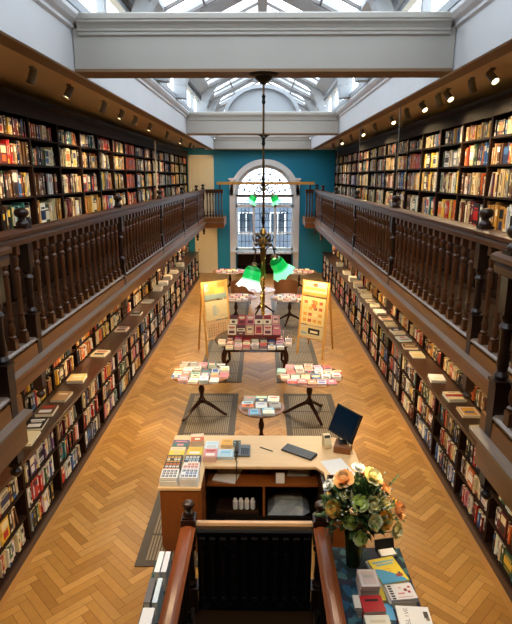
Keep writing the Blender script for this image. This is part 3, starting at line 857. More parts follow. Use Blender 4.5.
CNAMES = ['white', 'cream', 'pink', 'red', 'blue', 'teal', 'grey', 'yellow', 'black', 'navy', 'ivory', 'orange', 'green', 'tan', 'purple']
def table_grid(where, spots, z, w, l, pal, grp, rowname, t0=(.018, .04), jit=.06, stack=1):
    """spots: rows (front to back) of (x list, y); every book labelled by row and place in its row"""
    for ri, (xs, y) in enumerate(spots):
        n = len(xs)
        for i, x in enumerate(xs):
            cn = R.choice(pal); zz = z
            k = R.choice(stack) if isinstance(stack, (list, tuple)) else stack
            rn = ['front', 'second', 'third', 'back', 'fifth'][ri] if len(spots) > 1 else 'only'
            if ri == len(spots)-1 and ri > 0: rn = 'back'
            rz = R.uniform(-jit, jit)
            for s in range(k):
                t = R.uniform(*t0)
                top = s == k-1
                lab = '%s%s paperback, %s row, %s along, %s' % ('' if k == 1 else 'upper ' if top else 'lower ', cn, rn, ORD[i], where)
                paperback(lab, x, y, zz, w, l, t, rz+R.uniform(-.02, .02), cn, None if top else 'none', grp)
                zz += t+.0008

def pedestal_table(label, c, rx, ry, h, group, edge=.022, feet=3, rot=0., ped=1.):
    t = thing('pedestal_table', label, 'table', (c[0], c[1], 0), 0, group)
    top = MB(); n = 40
    P = lambda s, z: [(rx*s*math.cos(2*PI*k/n), ry*s*math.sin(2*PI*k/n), z) for k in range(n)]
    rings = [P(.97, h-edge), P(1, h-edge*.6), P(1, h-edge*.3), P(.985, h)]
    V = sum(rings, []); F = [tuple(reversed(range(n))), tuple(range(3*n, 4*n))]
    for i in range(3): F += [(i*n+k, i*n+(k+1) % n, (i+1)*n+(k+1) % n, (i+1)*n+k) for k in range(n)]
    top.add(V, F, 'table_top'); top.build('table_top', t, True)
    p = MB(); s = ped
    p.lathe([(.03*s, .20), (.055*s, .22), (.06*s, .28), (.038*s, .31), (.03*s, .36), (.05*s, .42), (.055*s, .47), (.035*s, .53), (.03*s, .6), (.04*s, .64), (.07*s, .66), (.12*s, h-edge-.002)], 14, mat='mahogany')
    p.build('pedestal', t, True)
    for k in range(feet):
        a = rot+2*PI*k/feet; f = MB(); reach = .42*min(1, max(rx, .3)/.5)
        path = []; rad = []
        for u in [i/9 for i in range(10)]:
            r = .03+reach*u; z = .25-.235*(u**.75)+.05*math.sin(PI*u)*(1-u)
            if u > .9: z = .022
            path.append((r*math.cos(a), r*math.sin(a), z)); rad.append(.036-.014*u if u < .9 else .02)
        f.tube(path, rad, 8, 'mahogany'); f.build('leg', t, True)
    return t
GT = 'round wooden book tables'
pedestal_table('round pedestal table with pale paperbacks standing on the left floor grille', (-1.03, 8.5), .5, .5, .74, GT, rot=-2.3)
pedestal_table('larger oval pedestal table of paperbacks behind the computer monitor', (.82, 8.45), .55, .54, .74, GT, rot=-1.15)
pedestal_table('smallest round table with pale blue books right behind the desk', (0, 7.15), .34, .34, .74, GT, rot=.5, ped=.8)
pedestal_table('round table of books half hidden behind the left easel', (-.72, 14.4), .58, .55, .74, GT, rot=-.8)
pedestal_table('round table of books beside the right easel, deeper in the room', (.78, 14.4), .56, .55, .74, GT, rot=-1.9)
pedestal_table('far oval table of books before the left tub chair and window', (-1.13, 18.6), .62, .6, .74, GT)
pedestal_table('far oval table of books before the right tub chair and window', (1.33, 18.6), .62, .6, .74, GT)
pedestal_table('bare topped oval table between the two tub chairs', (.0, 15.6), .42, .4, .70, GT)
PP = ['white', 'cream', 'pink', 'white', 'grey', 'blue', 'teal', 'red', 'cream', 'tan', 'white', '#c9d6dc', '#d9c3b4', '#e3b7ac']
PAL.update({'pale blue': '#a9cfe0', 'peach': '#e6bfa6', 'lilac': '#b9a9c4', 'mint': '#9ccbbd', 'sky blue': '#69b6d8', 'rose': '#cf6d72', 'silver': '#c3c6c9'})
PP = ['white', 'cream', 'pink', 'white', 'grey', 'blue', 'teal', 'red', 'peach', 'pale blue', 'white', 'silver', 'rose', 'mint', 'lilac']
def xs(c, n, s): return [c+(i-(n-1)/2)*s for i in range(n)]
table_grid('on the round table on the left grille', [(xs(-1.03, 4, .17), 8.14), (xs(-1.03, 6, .16), 8.365), (xs(-1.03, 6, .16), 8.59), (xs(-1.03, 5, .16), 8.81)], .7405, .145, .2, PP, 'paperbacks on the left round table', ' from the front', jit=.12, stack=[1, 1, 2])
table_grid('on the oval table behind the monitor', [(xs(.82, 5, .16), 8.07), (xs(.82, 6, .17), 8.30), (xs(.82, 7, .16), 8.53), (xs(.82, 5, .165), 8.76)], .7405, .145, .2, PP, 'paperbacks on the oval table', ' from the front', jit=.12, stack=[1, 1, 2])
table_grid('on the smallest round table', [(xs(0, 2, .2), 6.95), (xs(0, 3, .2), 7.17), (xs(0, 3, .18), 7.38)], .7405, .165, .2, ['pale blue', 'sky blue', 'white', 'pale blue', 'silver', 'mint', 'grey'], 'pale blue books on the smallest table', ' from the front', jit=.08)
PB = ['cream', 'white', 'peach', 'pink', 'red', 'ivory', 'tan', 'silver', 'rose', 'black']
table_grid('on the round table behind the left easel', [(xs(-.72, 4, .18), 14.1), (xs(-.72, 5, .19), 14.33), (xs(-.72, 4, .18), 14.56)], .7405, .14, .19, PB, 'books on the table behind the left easel', ' from the front', jit=.08)
table_grid('on the round table beside the right easel', [(xs(.78, 4, .18), 14.1), (xs(.78, 5, .18), 14.33), (xs(.78, 4, .18), 14.56)], .7405, .14, .19, PB, 'books on the table beside the right easel', ' from the front', jit=.08)
table_grid('on the far table before the left tub chair', [(xs(-1.13, 5, .19), 18.3), (xs(-1.13, 5, .21), 18.56), (xs(-1.13, 4, .2), 18.8)], .7405, .15, .2, PB, 'books on the far left table', ' from the front', jit=.08)
table_grid('on the far table before the right tub chair', [(xs(1.33, 5, .19), 18.3), (xs(1.33, 5, .21), 18.56), (xs(1.33, 4, .2), 18.8)], .7405, .15, .2, PB, 'books on the far right table', ' from the front', jit=.08)

# red book table
def red_table():
    c = (-.13, 10.55); t = thing('display_table', 'large oval dark table stacked with tiers of red books between the easels', 'table', (c[0], c[1], 0))
    n = 44; h = .74; P = lambda s, z: [(.84*s*math.cos(2*PI*k/n), .86*s*math.sin(2*PI*k/n), z) for k in range(n)]
    V = P(.97, h-.03)+P(1, h-.018)+P(1, h-.008)+P(.985, h); F = [tuple(reversed(range(n))), tuple(range(3*n, 4*n))]
    for i in range(3): F += [(i*n+k, i*n+(k+1) % n, (i+1)*n+(k+1) % n, (i+1)*n+k) for k in range(n)]
    m = MB(); m.add(V, F, 'mahogany'); m.build('table_top', t, True)
    a = MB(); a.box(-.56, .56, -.52, .52, h-.13, h-.031, 'mahogany'); a.build('apron', t)
    for sx in (-1, 1):
        for sy in (-1, 1):
            l = MB(); x, y = sx*.58, sy*.5
            l.tube([(x*.97, y*.97, h-.032), (x*1.06, y*1.06, .56), (x*1.08, y*1.08, .47), (x*1.0, y*1.0, .25), (x*.98, y*.98, .10), (x*1.06, y*1.06, .04), (x*1.08, y*1.08, .0)], [.05, .055, .05, .032, .025, .035, .04], 10, 'mahogany')
            l.build('leg', t, True)
    r = thing('riser', 'stepped dark red riser lifting the back tiers of books on the red book table', 'display stand', (c[0], c[1], h+.001))
    m = MB(); m.box(-.57, .53, -.12, .22, 0, .10, 'maroon_board'); m.build('lower_step', r)
    m = MB(); m.box(-.55, .51, .225, .50, 0, .20, 'maroon_board'); m.build('upper_step', r)
plain('maroon_board', '#6d2622', .6)
red_table()
RP = ['maroon', 'red', 'rose', 'cream', 'red', 'white', 'peach', 'black', 'pink', 'maroon', 'ivory']
table_grid('on the table between the easels', [(xs(-.13, 7, .165), 9.87), (xs(-.13, 9, .165), 10.09), (xs(-.13, 9, .17), 10.32)], .7405, .145, .185, RP, 'books on the red book table', ' from the front', jit=.12, stack=[1, 2])
for lab, y, z, n, s in (('lower riser step', 10.47, .842, 6, .185), ('upper riser step', 10.90, .942, 6, .18)):
    for i in range(n):
        cn = ['cream', 'maroon', 'ivory', 'red', 'peach', 'rose'][i] if y < 10.6 else ['maroon', 'red', 'rose', 'maroon', 'red', 'peach'][i]
        x = -.15+(i-(n-1)/2)*s
        # leaning upright on the step, cover to the front
        o = paperback('%s book standing on the %s, %s along, red book table' % (cn, lab, ORD[i]), x, y+(0 if y > 10.6 else -.03), z, .165, .2, .022, 0, cn, None, 'books standing on the riser', ['cream', 'maroon'] if cn in ('red', 'maroon', 'rose') else ['red', 'maroon'])
        o.rotation_euler = (math.radians(64), 0, 0); o.location.z = z+.0015+.1*math.sin(math.radians(64)); o.location.y = y+.02

# easels
def easel(label, A, B, C, D, top, sheets, name='display_easel'):
    """A, B front feet; C, D rear feet; top z"""
    A, B, C, D = [Vector((*p, 0)) for p in (A, B, C, D)]
    t = thing(name, label, 'easel', tuple((A+B+C+D)/4))
    o0 = t.location
    TA = (A*.52+C*.48)+Vector((0, 0, top)); TB = (B*.52+D*.48)+Vector((0, 0, top))
    def b(p, q, nm, w=.035):
        m = MB(); m.bar(p-o0, q-o0, w, w*.8, 'easel_wood'); return m.build(nm, t)
    for p, q in ((A, TA), (B, TB)): b(p+Vector((0, 0, .004)), q, 'front_leg', .042)
    for p, q in ((C, TA), (D, TB)): b(p+Vector((0, 0, .004)), q-Vector((0, 0, .05))+(p-q)*.02, 'rear_leg', .034)
    for f in (.99, .72, .45, .24): b(A+(TA-A)*f, B+(TB-B)*f, 'rung', .03)
    n = ((TB-TA).cross(A-TA)).normalized()
    if n.y > 0: n = -n
    for (lab, nm, f0, f1, col, deco) in sheets:
        m = MB(); P = lambda u, f, k=.024: tuple((A+(TA-A)*f)*(1-u)+(B+(TB-B)*f)*u + n*k - Vector((0, 0, 0)))
        u0, u1 = .05, .95
        for k0, k1 in ((.024, .027),):
            V = [P(u0, f0, k0), P(u1, f0, k0), P(u1, f1, k0), P(u0, f1, k0), P(u0, f0, k1), P(u1, f0, k1), P(u1, f1, k1), P(u0, f1, k1)]
            m.add(V, [(0, 3, 2, 1), (4, 5, 6, 7), (0, 1, 5, 4), (1, 2, 6, 5), (2, 3, 7, 6), (3, 0, 4, 7)], 'sheet_mat', lin(col))
        rr = random.Random(f0*100)
        for (a0, a1, b0, b1, cc) in deco(rr):
            g = lambda a, bb: P(u0+(u1-u0)*a, f0+(f1-f0)*bb, .0285)
            m.add([g(a0, b0), g(a1, b0), g(a1, b1), g(a0, b1)], [(0, 1, 2, 3)], 'sheet_mat', lin(cc))
        o = m.build(nm); tag(o, lab, 'paper sheet', 'sheets hanging on the easels')
def d_map(rr): return [(.0, 1., .0, .3, '#7d9186'), (.15, .5, .35, .8, '#c98f3c'), (.45, .9, .3, .62, '#dca94f'), (.6, .95, .68, .95, '#b97f35'), (.0, .2, .5, .95, '#86a198')]
def d_city(rr): return [(.32, .5, .2, .75, '#a9ab98'), (.45, .62, .3, .6, '#b9b193'), (.1, .3, .1, .3, '#cbb98a'), (.6, .9, .12, .24, '#c3b28b')]
def d_dots(rr): return [(.08+.105*i, .08+.105*i+.05, .12+.15*j, .12+.15*j+.08, rr.choice(['#b5744e', '#a05a3c', '#cf9a6a', '#8f7a55'])) for i in range(8) for j in range(5)]
def d_plain(rr): return [(.1, .9, .3, .55, '#c9a865')]
def d_food(rr):
    L = []
    for i in range(4):
        for j in range(4): L.append((.08+.22*i, .08+.22*i+.15, .1+.22*j, .1+.22*j+.11, rr.choice(['#c98a2c', '#b3532b', '#e0b44c', '#8a5a2a', '#dcc98f'])))
    return L+[(.4, .62, .62, .9, '#d8632b')]
def d_dark(rr): return [(.36, .86, .3, .8, '#2a2118'), (.45, .78, .42, .6, '#e5d7a8'), (.05, .3, .2, .4, '#8aa0a0')]
def d_strip(rr): return [(.0, 1., .0, .25, '#c98d3e'), (.05, .95, .4, .6, '#d29a45'), (.4, .6, .66, .9, '#b9502a')]
easel('wooden easel of hanging maps at the left of the red book table', (-1.22, 11.35), (-.70, 11.75), (-1.50, 12.05), (-.98, 12.5), 1.69, [
    ('teal and gold map sheet, highest on the left easel', 'map_sheet', .76, .985, '#a8965a', d_map),
    ('plain cream map sheet in the middle of the left easel', 'map_sheet', .49, .74, '#cfbd8a', d_city),
    ('pink spotted paper sheet low on the left easel', 'patterned_sheet', .255, .475, '#cda878', d_dots)])
easel('wooden easel of food prints at the right of the red book table', (.83, 11.75), (1.36, 11.3), (1.16, 12.5), (1.70, 12.1), 1.69, [
    ('cream print with orange motif, highest on the right easel', 'print_sheet', .80, .985, '#d8c796', d_strip),
    ('cream sheet printed with rows of orange food on the right easel', 'print_sheet', .42, .78, '#d6bd7c', d_food),
    ('print with a black emblem, lowest on the right easel', 'print_sheet', .255, .405, '#cfb984', d_dark)])

# tub chairs
def tub_chair(label, x, y, rz):
    t = thing('tub_chair', label, 'armchair', (x, y, 0), rz, 'brown tub chairs')
    s = MB(); s.prism([(.30*math.cos(a), .30*math.sin(a)) for a in [2*PI*k/24 for k in range(24)]], .30, .43, 'tub_leather'); s.build('seat', t, bevel=.02)
    b = MB(); n = 18
    V, F = [], []
    for k in range(n+1):
        a = PI*1.0+PI*(k/n)*1.0
        u = abs(k/n-.5)*2; top = .86-.16*u**2.2
        for r, z in ((.312, .25), (.36, top-.03), (.375, top), (.40, top-.02), (.37, .25)):
            V.append((r*math.cos(a), r*math.sin(a), z))
    for k in range(n):
        for j in range(5): F.append((k*5+j, k*5+(j+1) % 5, (k+1)*5+(j+1) % 5, (k+1)*5+j))
    F += [(0, 1, 2, 3, 4), tuple(n*5+j for j in (4, 3, 2, 1, 0))]
    b.add(V, F, 'tub_leather'); b.build('backrest', t, True)
    for sx, sy in ((-1, -1), (1, -1), (-1, 1), (1, 1)):
        l = MB(); l.tube([(sx*.2, sy*.18, .30), (sx*.23, sy*.21, .0)], [.022, .014], 8, 'mahogany'); l.build('leg', t, True)
tub_chair('brown tub chair with curved back, left of the hanging lamp stem', -.62, 16.9, .15)
tub_chair('brown tub chair with curved back, right of the hanging lamp stem', .78, 16.9, -.15)

# window seat shelf
t = thing('window_counter', 'dark low counter with books below the arched window', 'counter', (XC, YE-.45, 0))
m = MB(); m.box(-1.15, 1.15, -.22, .2, .86, .90, 'counter_wood'); m.build('worktop', t)
m = MB(); m.box(-1.12, 1.12, .15, .18, 0, .858, 'shelf_wood'); m.build('back_panel', t)
for x in (-1.13, -.4, .38, 1.10):
    m = MB(); m.box(x, x+.025, -.2, .149, 0, .858, 'shelf_wood'); m.build('side_panel', t)
for x0, x1 in ((-1.104, -.401), (-.374, .379), (.406, 1.099)):
    m = MB(); m.box(x0, x1, -.19, .148, .42, .445, 'shelf_wood'); m.build('shelf', t)
table_grid('on the dark window counter', [(xs(XC, 9, .24), YE-.46)], .9015, .16, .2, PB, 'books on the window counter', ' ', jit=.15)

# ---------------------------------------------------------------- desk
def desk():
    t = thing('shop_desk', 'pale wooden U-shaped shop counter with open shelves facing the stairwell', 'desk', (0, 0, 0))
    T0, T1 = .765, .80
    m = MB()
    out = [(-1.10, 4.97), (-.64, 4.97), (-.64, 5.41), (.62, 5.41), (.70, 5.30), (.70, 4.55), (1.02, 4.55), (1.10, 4.7), (1.13, 5.2), (1.13, 5.75), (1.08, 5.98), (.95, 6.11), (.75, 6.16), (-1.10, 6.16)]
    m.prism(out, T0, T1, 'desk_top'); m.build('worktop', t, bevel=.006)
    p = MB(); p.box(-1.08, -1.055, 4.99, 6.14, .05, T0-.001, 'desk_wood'); p.build('side_panel', t)
    p = MB(); p.box(-1.054, -.665, 4.985, 5.01, .0, T0-.001, 'desk_wood'); p.build('end_panel', t)
    p = MB(); p.box(-.664, -.64, 4.99, 5.40, .0, T0-.001, 'desk_wood'); p.build('inner_panel', t)
    p = MB(); p.box(-1.054, .9, 6.105, 6.13, .02, T0-.001, 'desk_wood'); p.build('back_panel', t)
    arc_ = [(1.08, 4.72), (1.105, 5.2), (1.105, 5.74), (1.06, 5.96), (.94, 6.085), (.925, 6.065), (1.04, 5.945), (1.083, 5.735), (1.083, 5.2), (1.06, 4.74)]
    p = MB(); p.prism(arc_, .02, T0-.001, 'desk_wood'); p.build('curved_panel', t)
    p = MB(); p.box(.72, 1.05, 4.57, 4.595, 0, T0-.001, 'desk_wood'); p.build('end_panel', t)
    s = MB(); s.box(-.63, .66, 5.43, 6.08, .53, .56, 'desk_wood'); s.build('shelf', t)
    s = MB(); s.box(-.63, .66, 5.43, 6.08, .10, .13, 'black_wood'); s.build('shelf', t)  # near-black to carry the shade of the lower compartments
    s = MB(); s.box(.02, .045, 5.44, 5.899, .131, .529, 'desk_wood'); s.build('divider', t)
    s = MB(); s.box(.665, .69, 4.62, 6.08, 0, T0-.001, 'dark_tray'); s.build('inner_panel', t)  # dark inner side, shade inside the desk put into the colour
    s = MB(); s.box(-.63, .66, 6.082, 6.10, .0, T0-.001, 'black_wood'); s.box(-.63, .66, 5.90, 5.915, .131, .529, 'black_wood'); s.box(-.636, -.631, 5.42, 6.08, .1, T0-.002, 'black_wood'); s.build('shade_backing', t)  # black sheets painting the shade of the desk recesses
desk()
DZ = .8012
def pile(base, copies, x, y, w, l, tt, col, style, acc, rz=0, z=DZ, group='books on the desk'):
    zz = z
    for k in range(copies):
        top = k == copies-1
        lab = base if top else '%s copy up, pile under the %s' % (ORD[k], base.split(' on ')[0].split(',')[0].split(' between ')[0].split(' behind ')[0].split(' at ')[0])
        paperback(lab, x+R.uniform(-.003, .003), y+R.uniform(-.003, .003), zz, w, l, tt, rz+R.uniform(-.015, .015), col, style if top else 'none', group, acc)
        zz += tt+.0006
PAL.update({'flame': '#cf5326', 'lemon': '#ecd23a', 'amber': '#e6a83a', 'plum': '#6a4a6f', 'charcoal': '#17181d', 'ice': '#cfe0ea'})
pile('white book with navy lettering on the desk corner by the stair newel', 5, -.985, 5.085, .185, .185, .02, '#e8e6e2', 'bold', ['navy', '#33343f'])
pile('white and blue book, front of the second column on the desk', 5, -.775, 5.085, .19, .19, .021, '#dfe3ea', 'bold', ['navy', 'blue'])
pile('black book with orange shapes on the desk edge, second from the front', 3, -.995, 5.285, .185, .185, .022, 'charcoal', 'bold', ['orange', 'white'])
pile('red and white book, second column, second from the front', 3, -.785, 5.29, .185, .185, .022, '#e3ddd6', 'bold', ['flame', 'red'])
pile('black book with white and amber lettering, third on the desk edge', 2, -1.0, 5.482, .18, .18, .022, 'charcoal', 'bold', ['amber', 'white'])
pile('navy book with white lettering, third in the second column of the desk', 2, -.79, 5.487, .185, .18, .022, 'navy', 'bold', ['white', 'pale blue'])
pile('cream book with yellow picture, fourth along the desk edge', 2, -.995, 5.685, .18, .19, .02, 'cream', 'photo', ['lemon', 'ivory'])
pile('lemon yellow book, fourth in the second column of the desk', 2, -.79, 5.68, .17, .17, .02, 'lemon', 'title', ['amber', 'white'])
pile('plum book with teal picture and pink edge at the desk back corner', 1, -.985, 5.89, .2, .17, .03, 'plum', 'photo', ['teal', 'pink'])
pile('peach photo book, furthest back on the desk', 3, -.79, 5.97, .16, .2, .022, 'peach', 'photo', ['flame', 'cream'], .12)
pile('pink and red book between the yellow book and the telephone', 3, -.595, 5.60, .15, .19, .022, 'pink', 'title', ['red', 'white'])
pile('ice white book behind the pink and red book on the desk', 2, -.60, 5.83, .16, .19, .02, 'ice', 'title', ['pale blue', 'silver'])
pile('amber notebook behind the pale blue pad on the desk', 2, -.42, 5.90, .13, .15, .02, 'amber', 'plain', ['ochre', 'ochre'])
pile('small striped dark card pack beside the amber notebook', 1, -.30, 5.92, .09, .12, .025, 'teal', 'band', ['charcoal', 'white'])
pile('pale blue pad lying left of the telephone', 2, -.42, 5.645, .19, .18, .018, 'pale blue', 'frame', ['ice', 'sky blue'])
def telephone():
    t = thing('telephone', 'dark desk telephone with handset and cord beside the pale blue pad', 'telephone', (-.23, 5.72, DZ))
    m = MB(); m.extr([(-.1, 0), (.1, 0), (.1, .055), (-.1, .02)], -.09, .1, 'x', 'grey_plastic'); m.build('base', t, bevel=.005)
    M2 = Matrix.Translation((0, 0, .0)) @ Matrix.Rotation(math.atan2(.035, .2), 4, 'X')
    m = MB()
    for i in range(4):
        for j in range(4): m.cbox((.0+.024*i, -.06+.03*j, .041), (.016, .018, .008), 'black_plastic', M=M2)
    m.build('keypad', t)
    h = MB(); h.tube([(-.06, -.10, .055), (-.06, -.07, .072), (-.06, 0, .082), (-.06, .07, .09), (-.06, .1, .082)], [.024, .02, .016, .02, .024], 10, 'black_plastic'); h.build('handset', t, True)
    c = MB(); c.tube([(-.06, -.10, .05)]+[(-.065+.012*math.cos(k*1.3), -.13-.008*k, .03-.0006*k) for k in range(8)]+[(-.05, -.22, .009), (-.05, -.30, .009), (-.05, -.33, .009), (-.05, -.345, -.01), (-.05, -.347, -.06), (-.052, -.345, -.13), (-.06, -.34, -.2)], .006, 6, 'black_plastic'); c.build('cord', t, True)
telephone()
def keyboard():
    t = thing('keyboard', 'black keyboard lying askew on the desk in front of the monitor', 'keyboard', (.45, 5.72, DZ), -.62)
    m = MB(); m.extr([(-.075, 0), (.075, 0), (.075, .032), (-.075, .014)], -.21, .21, 'x', 'black_plastic'); m.build('case', t, bevel=.004)
    M2 = Matrix.Rotation(math.atan2(.018, .15), 4, 'X')
    k = MB()
    for j in range(5):
        for i in range(16): k.cbox((-.19+.0253*i, -.056+.028*j, .027), (.021, .023, .007), 'grey_plastic', M=M2)
    k.build('keys', t)
keyboard()
o = MB(); o.tube([(-.075, .05, .005), (.075, -.05, .005)], .005, 8, 'black_plastic'); o.tube([(.0752, -.0501, .005), (.088, -.0587, .005)], [.004, .001], 8, 'steel')
o = o.build('pen', None, True); o.location = (.06, 5.8, DZ+.0002); tag(o, 'black pen on the bare desk between telephone and keyboard', 'pen')
def monitor():
    t = thing('computer_monitor', 'black monitor seen at an angle on the desk corner by the flowers', 'monitor', (.985, 5.84, DZ+.085), 0)
    M2 = Matrix.Translation((.015, .02, .12)) @ Matrix.Rotation(-.92, 4, 'Z') @ Matrix.Rotation(-.12, 4, 'X')
    M2 = Matrix.Translation((-.03, .06, .035)) @ rotz(math.radians(-58)) @ Matrix.Rotation(math.radians(-24), 4, 'X')
    m = MB(); m.box(-.215, .215, -.012, .022, 0, .36, 'black_plastic', M=M2); m.build('case', t, bevel=.004)
    m = MB(); m.box(-.195, .195, -.0145, -.0125, .02, .34, 'screen', M=M2); m.build('screen', t)
    m = MB(); m.box(-.05, .07, -.06, .08, 0, .012, 'black_plastic'); m.bar((.03, .04, .012), (.03, .05, .09), .05, .03, 'black_plastic'); m.build('stand', t)
monitor()
o = MB(); o.box(-.10, .10, -.1, .12, 0, .083, 'box_wood'); o = o.build('wooden_box', None, bevel=.004); o.location = (.985, 5.80, DZ); o.rotation_euler.z = -.3; tag(o, 'brown wooden box lifting the monitor on the desk corner', 'box')
t = thing('card_terminal', 'small pale grey terminal on the desk left of the monitor', 'terminal', (.80, 5.88, DZ), .2)
m = MB(); m.extr([(-.06, 0), (.06, 0), (.06, .15), (.0, .15), (-.06, .05)], -.045, .045, 'x', 'silver_plastic') if False else m.extr([(-.06, 0), (.06, 0), (.06, .15), (.0, .15), (-.06, .05)], -.045, .045, 'x', 'cream_paint'); m.build('body', t, bevel=.005)
m = MB(); m.quad((-.035, -.0185, .121), (.035, -.0185, .121), (.035, -.0015, .1515), (-.035, -.0015, .1515), 'black_plastic'); m.build('display', t)
for k, (x, y, a, l, h) in enumerate(((.865, 5.38, .3, 'white paper sheet spread on the desk between monitor and flowers', .0), (.86, 5.12, -.1, 'second white paper sheet, partly under the flowers on the desk', .0))):
    o = MB(); o.box(-.13+.03*k, .13-.03*k, -.19+.04*k, .19-.04*k, 0, .004, 'paper'); o = o.build('paper_sheet'); o.location = (x, y, DZ+.0005+.006*k); o.rotation_euler.z = a; tag(o, l, 'paper', 'papers on the desk')
# things under the desk top
o = MB(); o.box(-.14, .14, -.16, .16, 0, .012, 'paper'); o = o.build('paper_pile'); o.location = (-.4, 5.62, .5615); o.rotation_euler.z = -.25; tag(o, 'thin pile of white paper on the shelf under the telephone', 'paper')
o = MB(); o.box(-.05, .05, -.03, .03, 0, .10, 'paper'); o = o.build('tag_card'); o.location = (.22, 5.48, .5615); tag(o, 'small white card standing on the shelf under the desk', 'card')
for k, (x, w, h, l) in enumerate(((.0, .1, .09, 'brown box on the desk shelf, beside the white card'), (-.12, .09, .11, 'dark box on the desk shelf, next to the paper pile'))):
    o = MB(); o.box(-w/2, w/2, -.1, .1, 0, h, 'dark_tray'); o = o.build('small_box', None, bevel=.003); o.location = (x, 5.75, .5615); tag(o, l, 'box')
def wrapped_bundle(x, y, z, w, d, h, lab, seed):
    rr = random.Random(seed); m = MB(); n = 7
    V = []; F = []
    for j in range(n):
        for i in range(n): V.append((-w/2+w*i/(n-1), -d/2+d*j/(n-1), h*(.55+.45*rr.random()) if 0 < i < n-1 and 0 < j < n-1 else .0))
    for j in range(n-1):
        for i in range(n-1): F.append((j*n+i, j*n+i+1, (j+1)*n+i+1, (j+1)*n+i))
    F.append(tuple([i for i in range(n)]+[j*n+n-1 for j in range(1, n)]+[(n-1)*n+i for i in range(n-2, -1, -1)]+[j*n for j in range(n-2, 0, -1)])[::-1])
    m.add(V, F, 'clear_wrap'); o = m.build('plastic_bag'); o.location = (x, y, z); tag(o, lab, 'bag', 'crumpled bags in the desk')
wrapped_bundle(.33, 5.66, .132, .5, .4, .13, 'crumpled grey plastic bag in the lower desk compartment', 4)
wrapped_bundle(.45, 5.75, .5615, .3, .3, .13, 'crumpled grey plastic bag on the upper desk shelf', 5)
t = thing('tape_rack', 'dark tray of small white tubs in the lower left desk compartment', 'tray', (-.28, 5.62, .132))
m = MB(); m.box(-.25, .25, -.15, .15, 0, .015, 'dark_tray'); m.box(-.25, .25, -.15, -.14, .016, .06, 'dark_tray'); m.build('tray', t)
for i in range(4):
    m = MB(); m.lathe([(.028, .016), (.03, .018), (.03, .12), (.02, .13), (.02, .15), (0, .152)], 10, (-.03+.07*i, -.05, 0), 'paper'); m.build('tub', t, True)
t = thing('cash_tray', 'dark wooden till tray at the desk opening beside the flowers', 'tray', (.78, 4.9, DZ), .0)
m = MB(); m.box(-.07, .07, -.2, .2, 0, .012, 'dark_tray')
for a in ((-.07, -.06, -.2, .2), (.06, .07, -.2, .2), (-.06, .06, -.2, -.19), (-.06, .06, .19, .2), (-.06, .06, -.03, -.02)): m.box(a[0], a[1], a[2], a[3], .012, .09, 'dark_tray')
m.build('tray', t)

# ---------------------------------------------------------------- cloth covered table, flowers, books beside the stairwell
t = thing('display_counter', 'counter beside the right stair rail under a dark patterned cloth', 'counter', (0, 0, 0))
m = MB(); m.box(.66, 1.24, 1.6, 4.12, .70, .735, 'desk_wood'); m.build('worktop', t)
for x0 in (.68, 1.19):
    for y0 in (1.62, 4.06):
        m = MB(); m.box(x0, x0+.03, y0, y0+.04, 0, .699, 'desk_wood'); m.build('leg', t)
m = MB(); m.box(.65, 1.25, 1.59, 4.13, .7352, .741, 'kilim')
for a in ((.645, .65, 1.59, 4.13), (1.25, 1.255, 1.59, 4.13), (.645, 1.255, 4.13, 4.135)): m.box(a[0], a[1], a[2], a[3], .30, .741, 'kilim')
o = m.build('patterned_cloth'); tag(o, 'dark teal and red woven cloth covering the counter beside the stair rail', 'cloth')
TZ = .7418
def vase():
    m = MB(); m.lathe([(.05, 0), (.062, .003), (.07, .1), (.08, .22), (.088, .30), (.084, .30), (.075, .22), (.064, .1), (.05, .02), (0, .018)], 20, mat='vase_glass')
    o = m.build('vase', None, True); o.location = (.80, 3.93, TZ); tag(o, 'tall dark green glass vase holding the bouquet beside the stair rail', 'vase')
vase()
PETAL = {'peach': ['#f2b978', '#eeaa62', '#f6cf98'], 'lime': ['#dbe283', '#cbd868', '#e8eba8'], 'cream': ['#f4e8ac', '#efdf93', '#f8f0c6'], 'gold': ['#efb84a', '#f2c766', '#e0a036'], 'white': ['#ecebe4', '#dfe0d6', '#f1f0ea']}
def bloom(parent, p, r, kind, axis, seed):
    rr = random.Random(seed); m = MB(); C = [lin(h) for h in PETAL[kind]]
    z = Vector(axis).normalized(); M2 = Matrix.Translation(p) @ z.to_track_quat('Z', 'Y').to_matrix().to_4x4()
    for ring, (k, tilt, s, off) in enumerate(((5, .25, .55, .0), (6, .65, .8, .3), (8, 1.05, 1.0, .1))):
        for i in range(k):
            a = 2*PI*i/k+off+rr.uniform(-.1, .1); ti = tilt+rr.uniform(-.1, .1)
            L = r*s; V = []; n = 3
            for u in range(n+1):
                f = u/n; rad = math.sin(ti)*L*f + .12*r; h = math.cos(ti)*L*f*1.05 - .25*r*(ring/2)*(1-f) - (.22*L*f**3 if ring == 2 else 0)
                wd = L*.55*math.sin(PI*min(.86, .16+f*.75))
                for sgn in (-1, 0, 1): V.append((rad*math.cos(a)-sgn*wd*math.sin(a), rad*math.sin(a)+sgn*wd*math.cos(a), h+(.10*L*abs(sgn))))
            F = [(u*3+j, u*3+j+1, (u+1)*3+j+1, (u+1)*3+j) for u in range(n) for j in range(2)]
            m.add([tuple(M2 @ Vector(v)) for v in V], F, 'petal_mat', rr.choice(C))
    m.lathe([(0, -.2*r), (.34*r, .0), (.44*r, .28*r), (.34*r, .5*r), (.15*r, .6*r), (.0, .55*r)], 10, mat='petal_mat', col=C[1], M=M2)
    o = m.build('flower', parent, True, fixn=False); return o
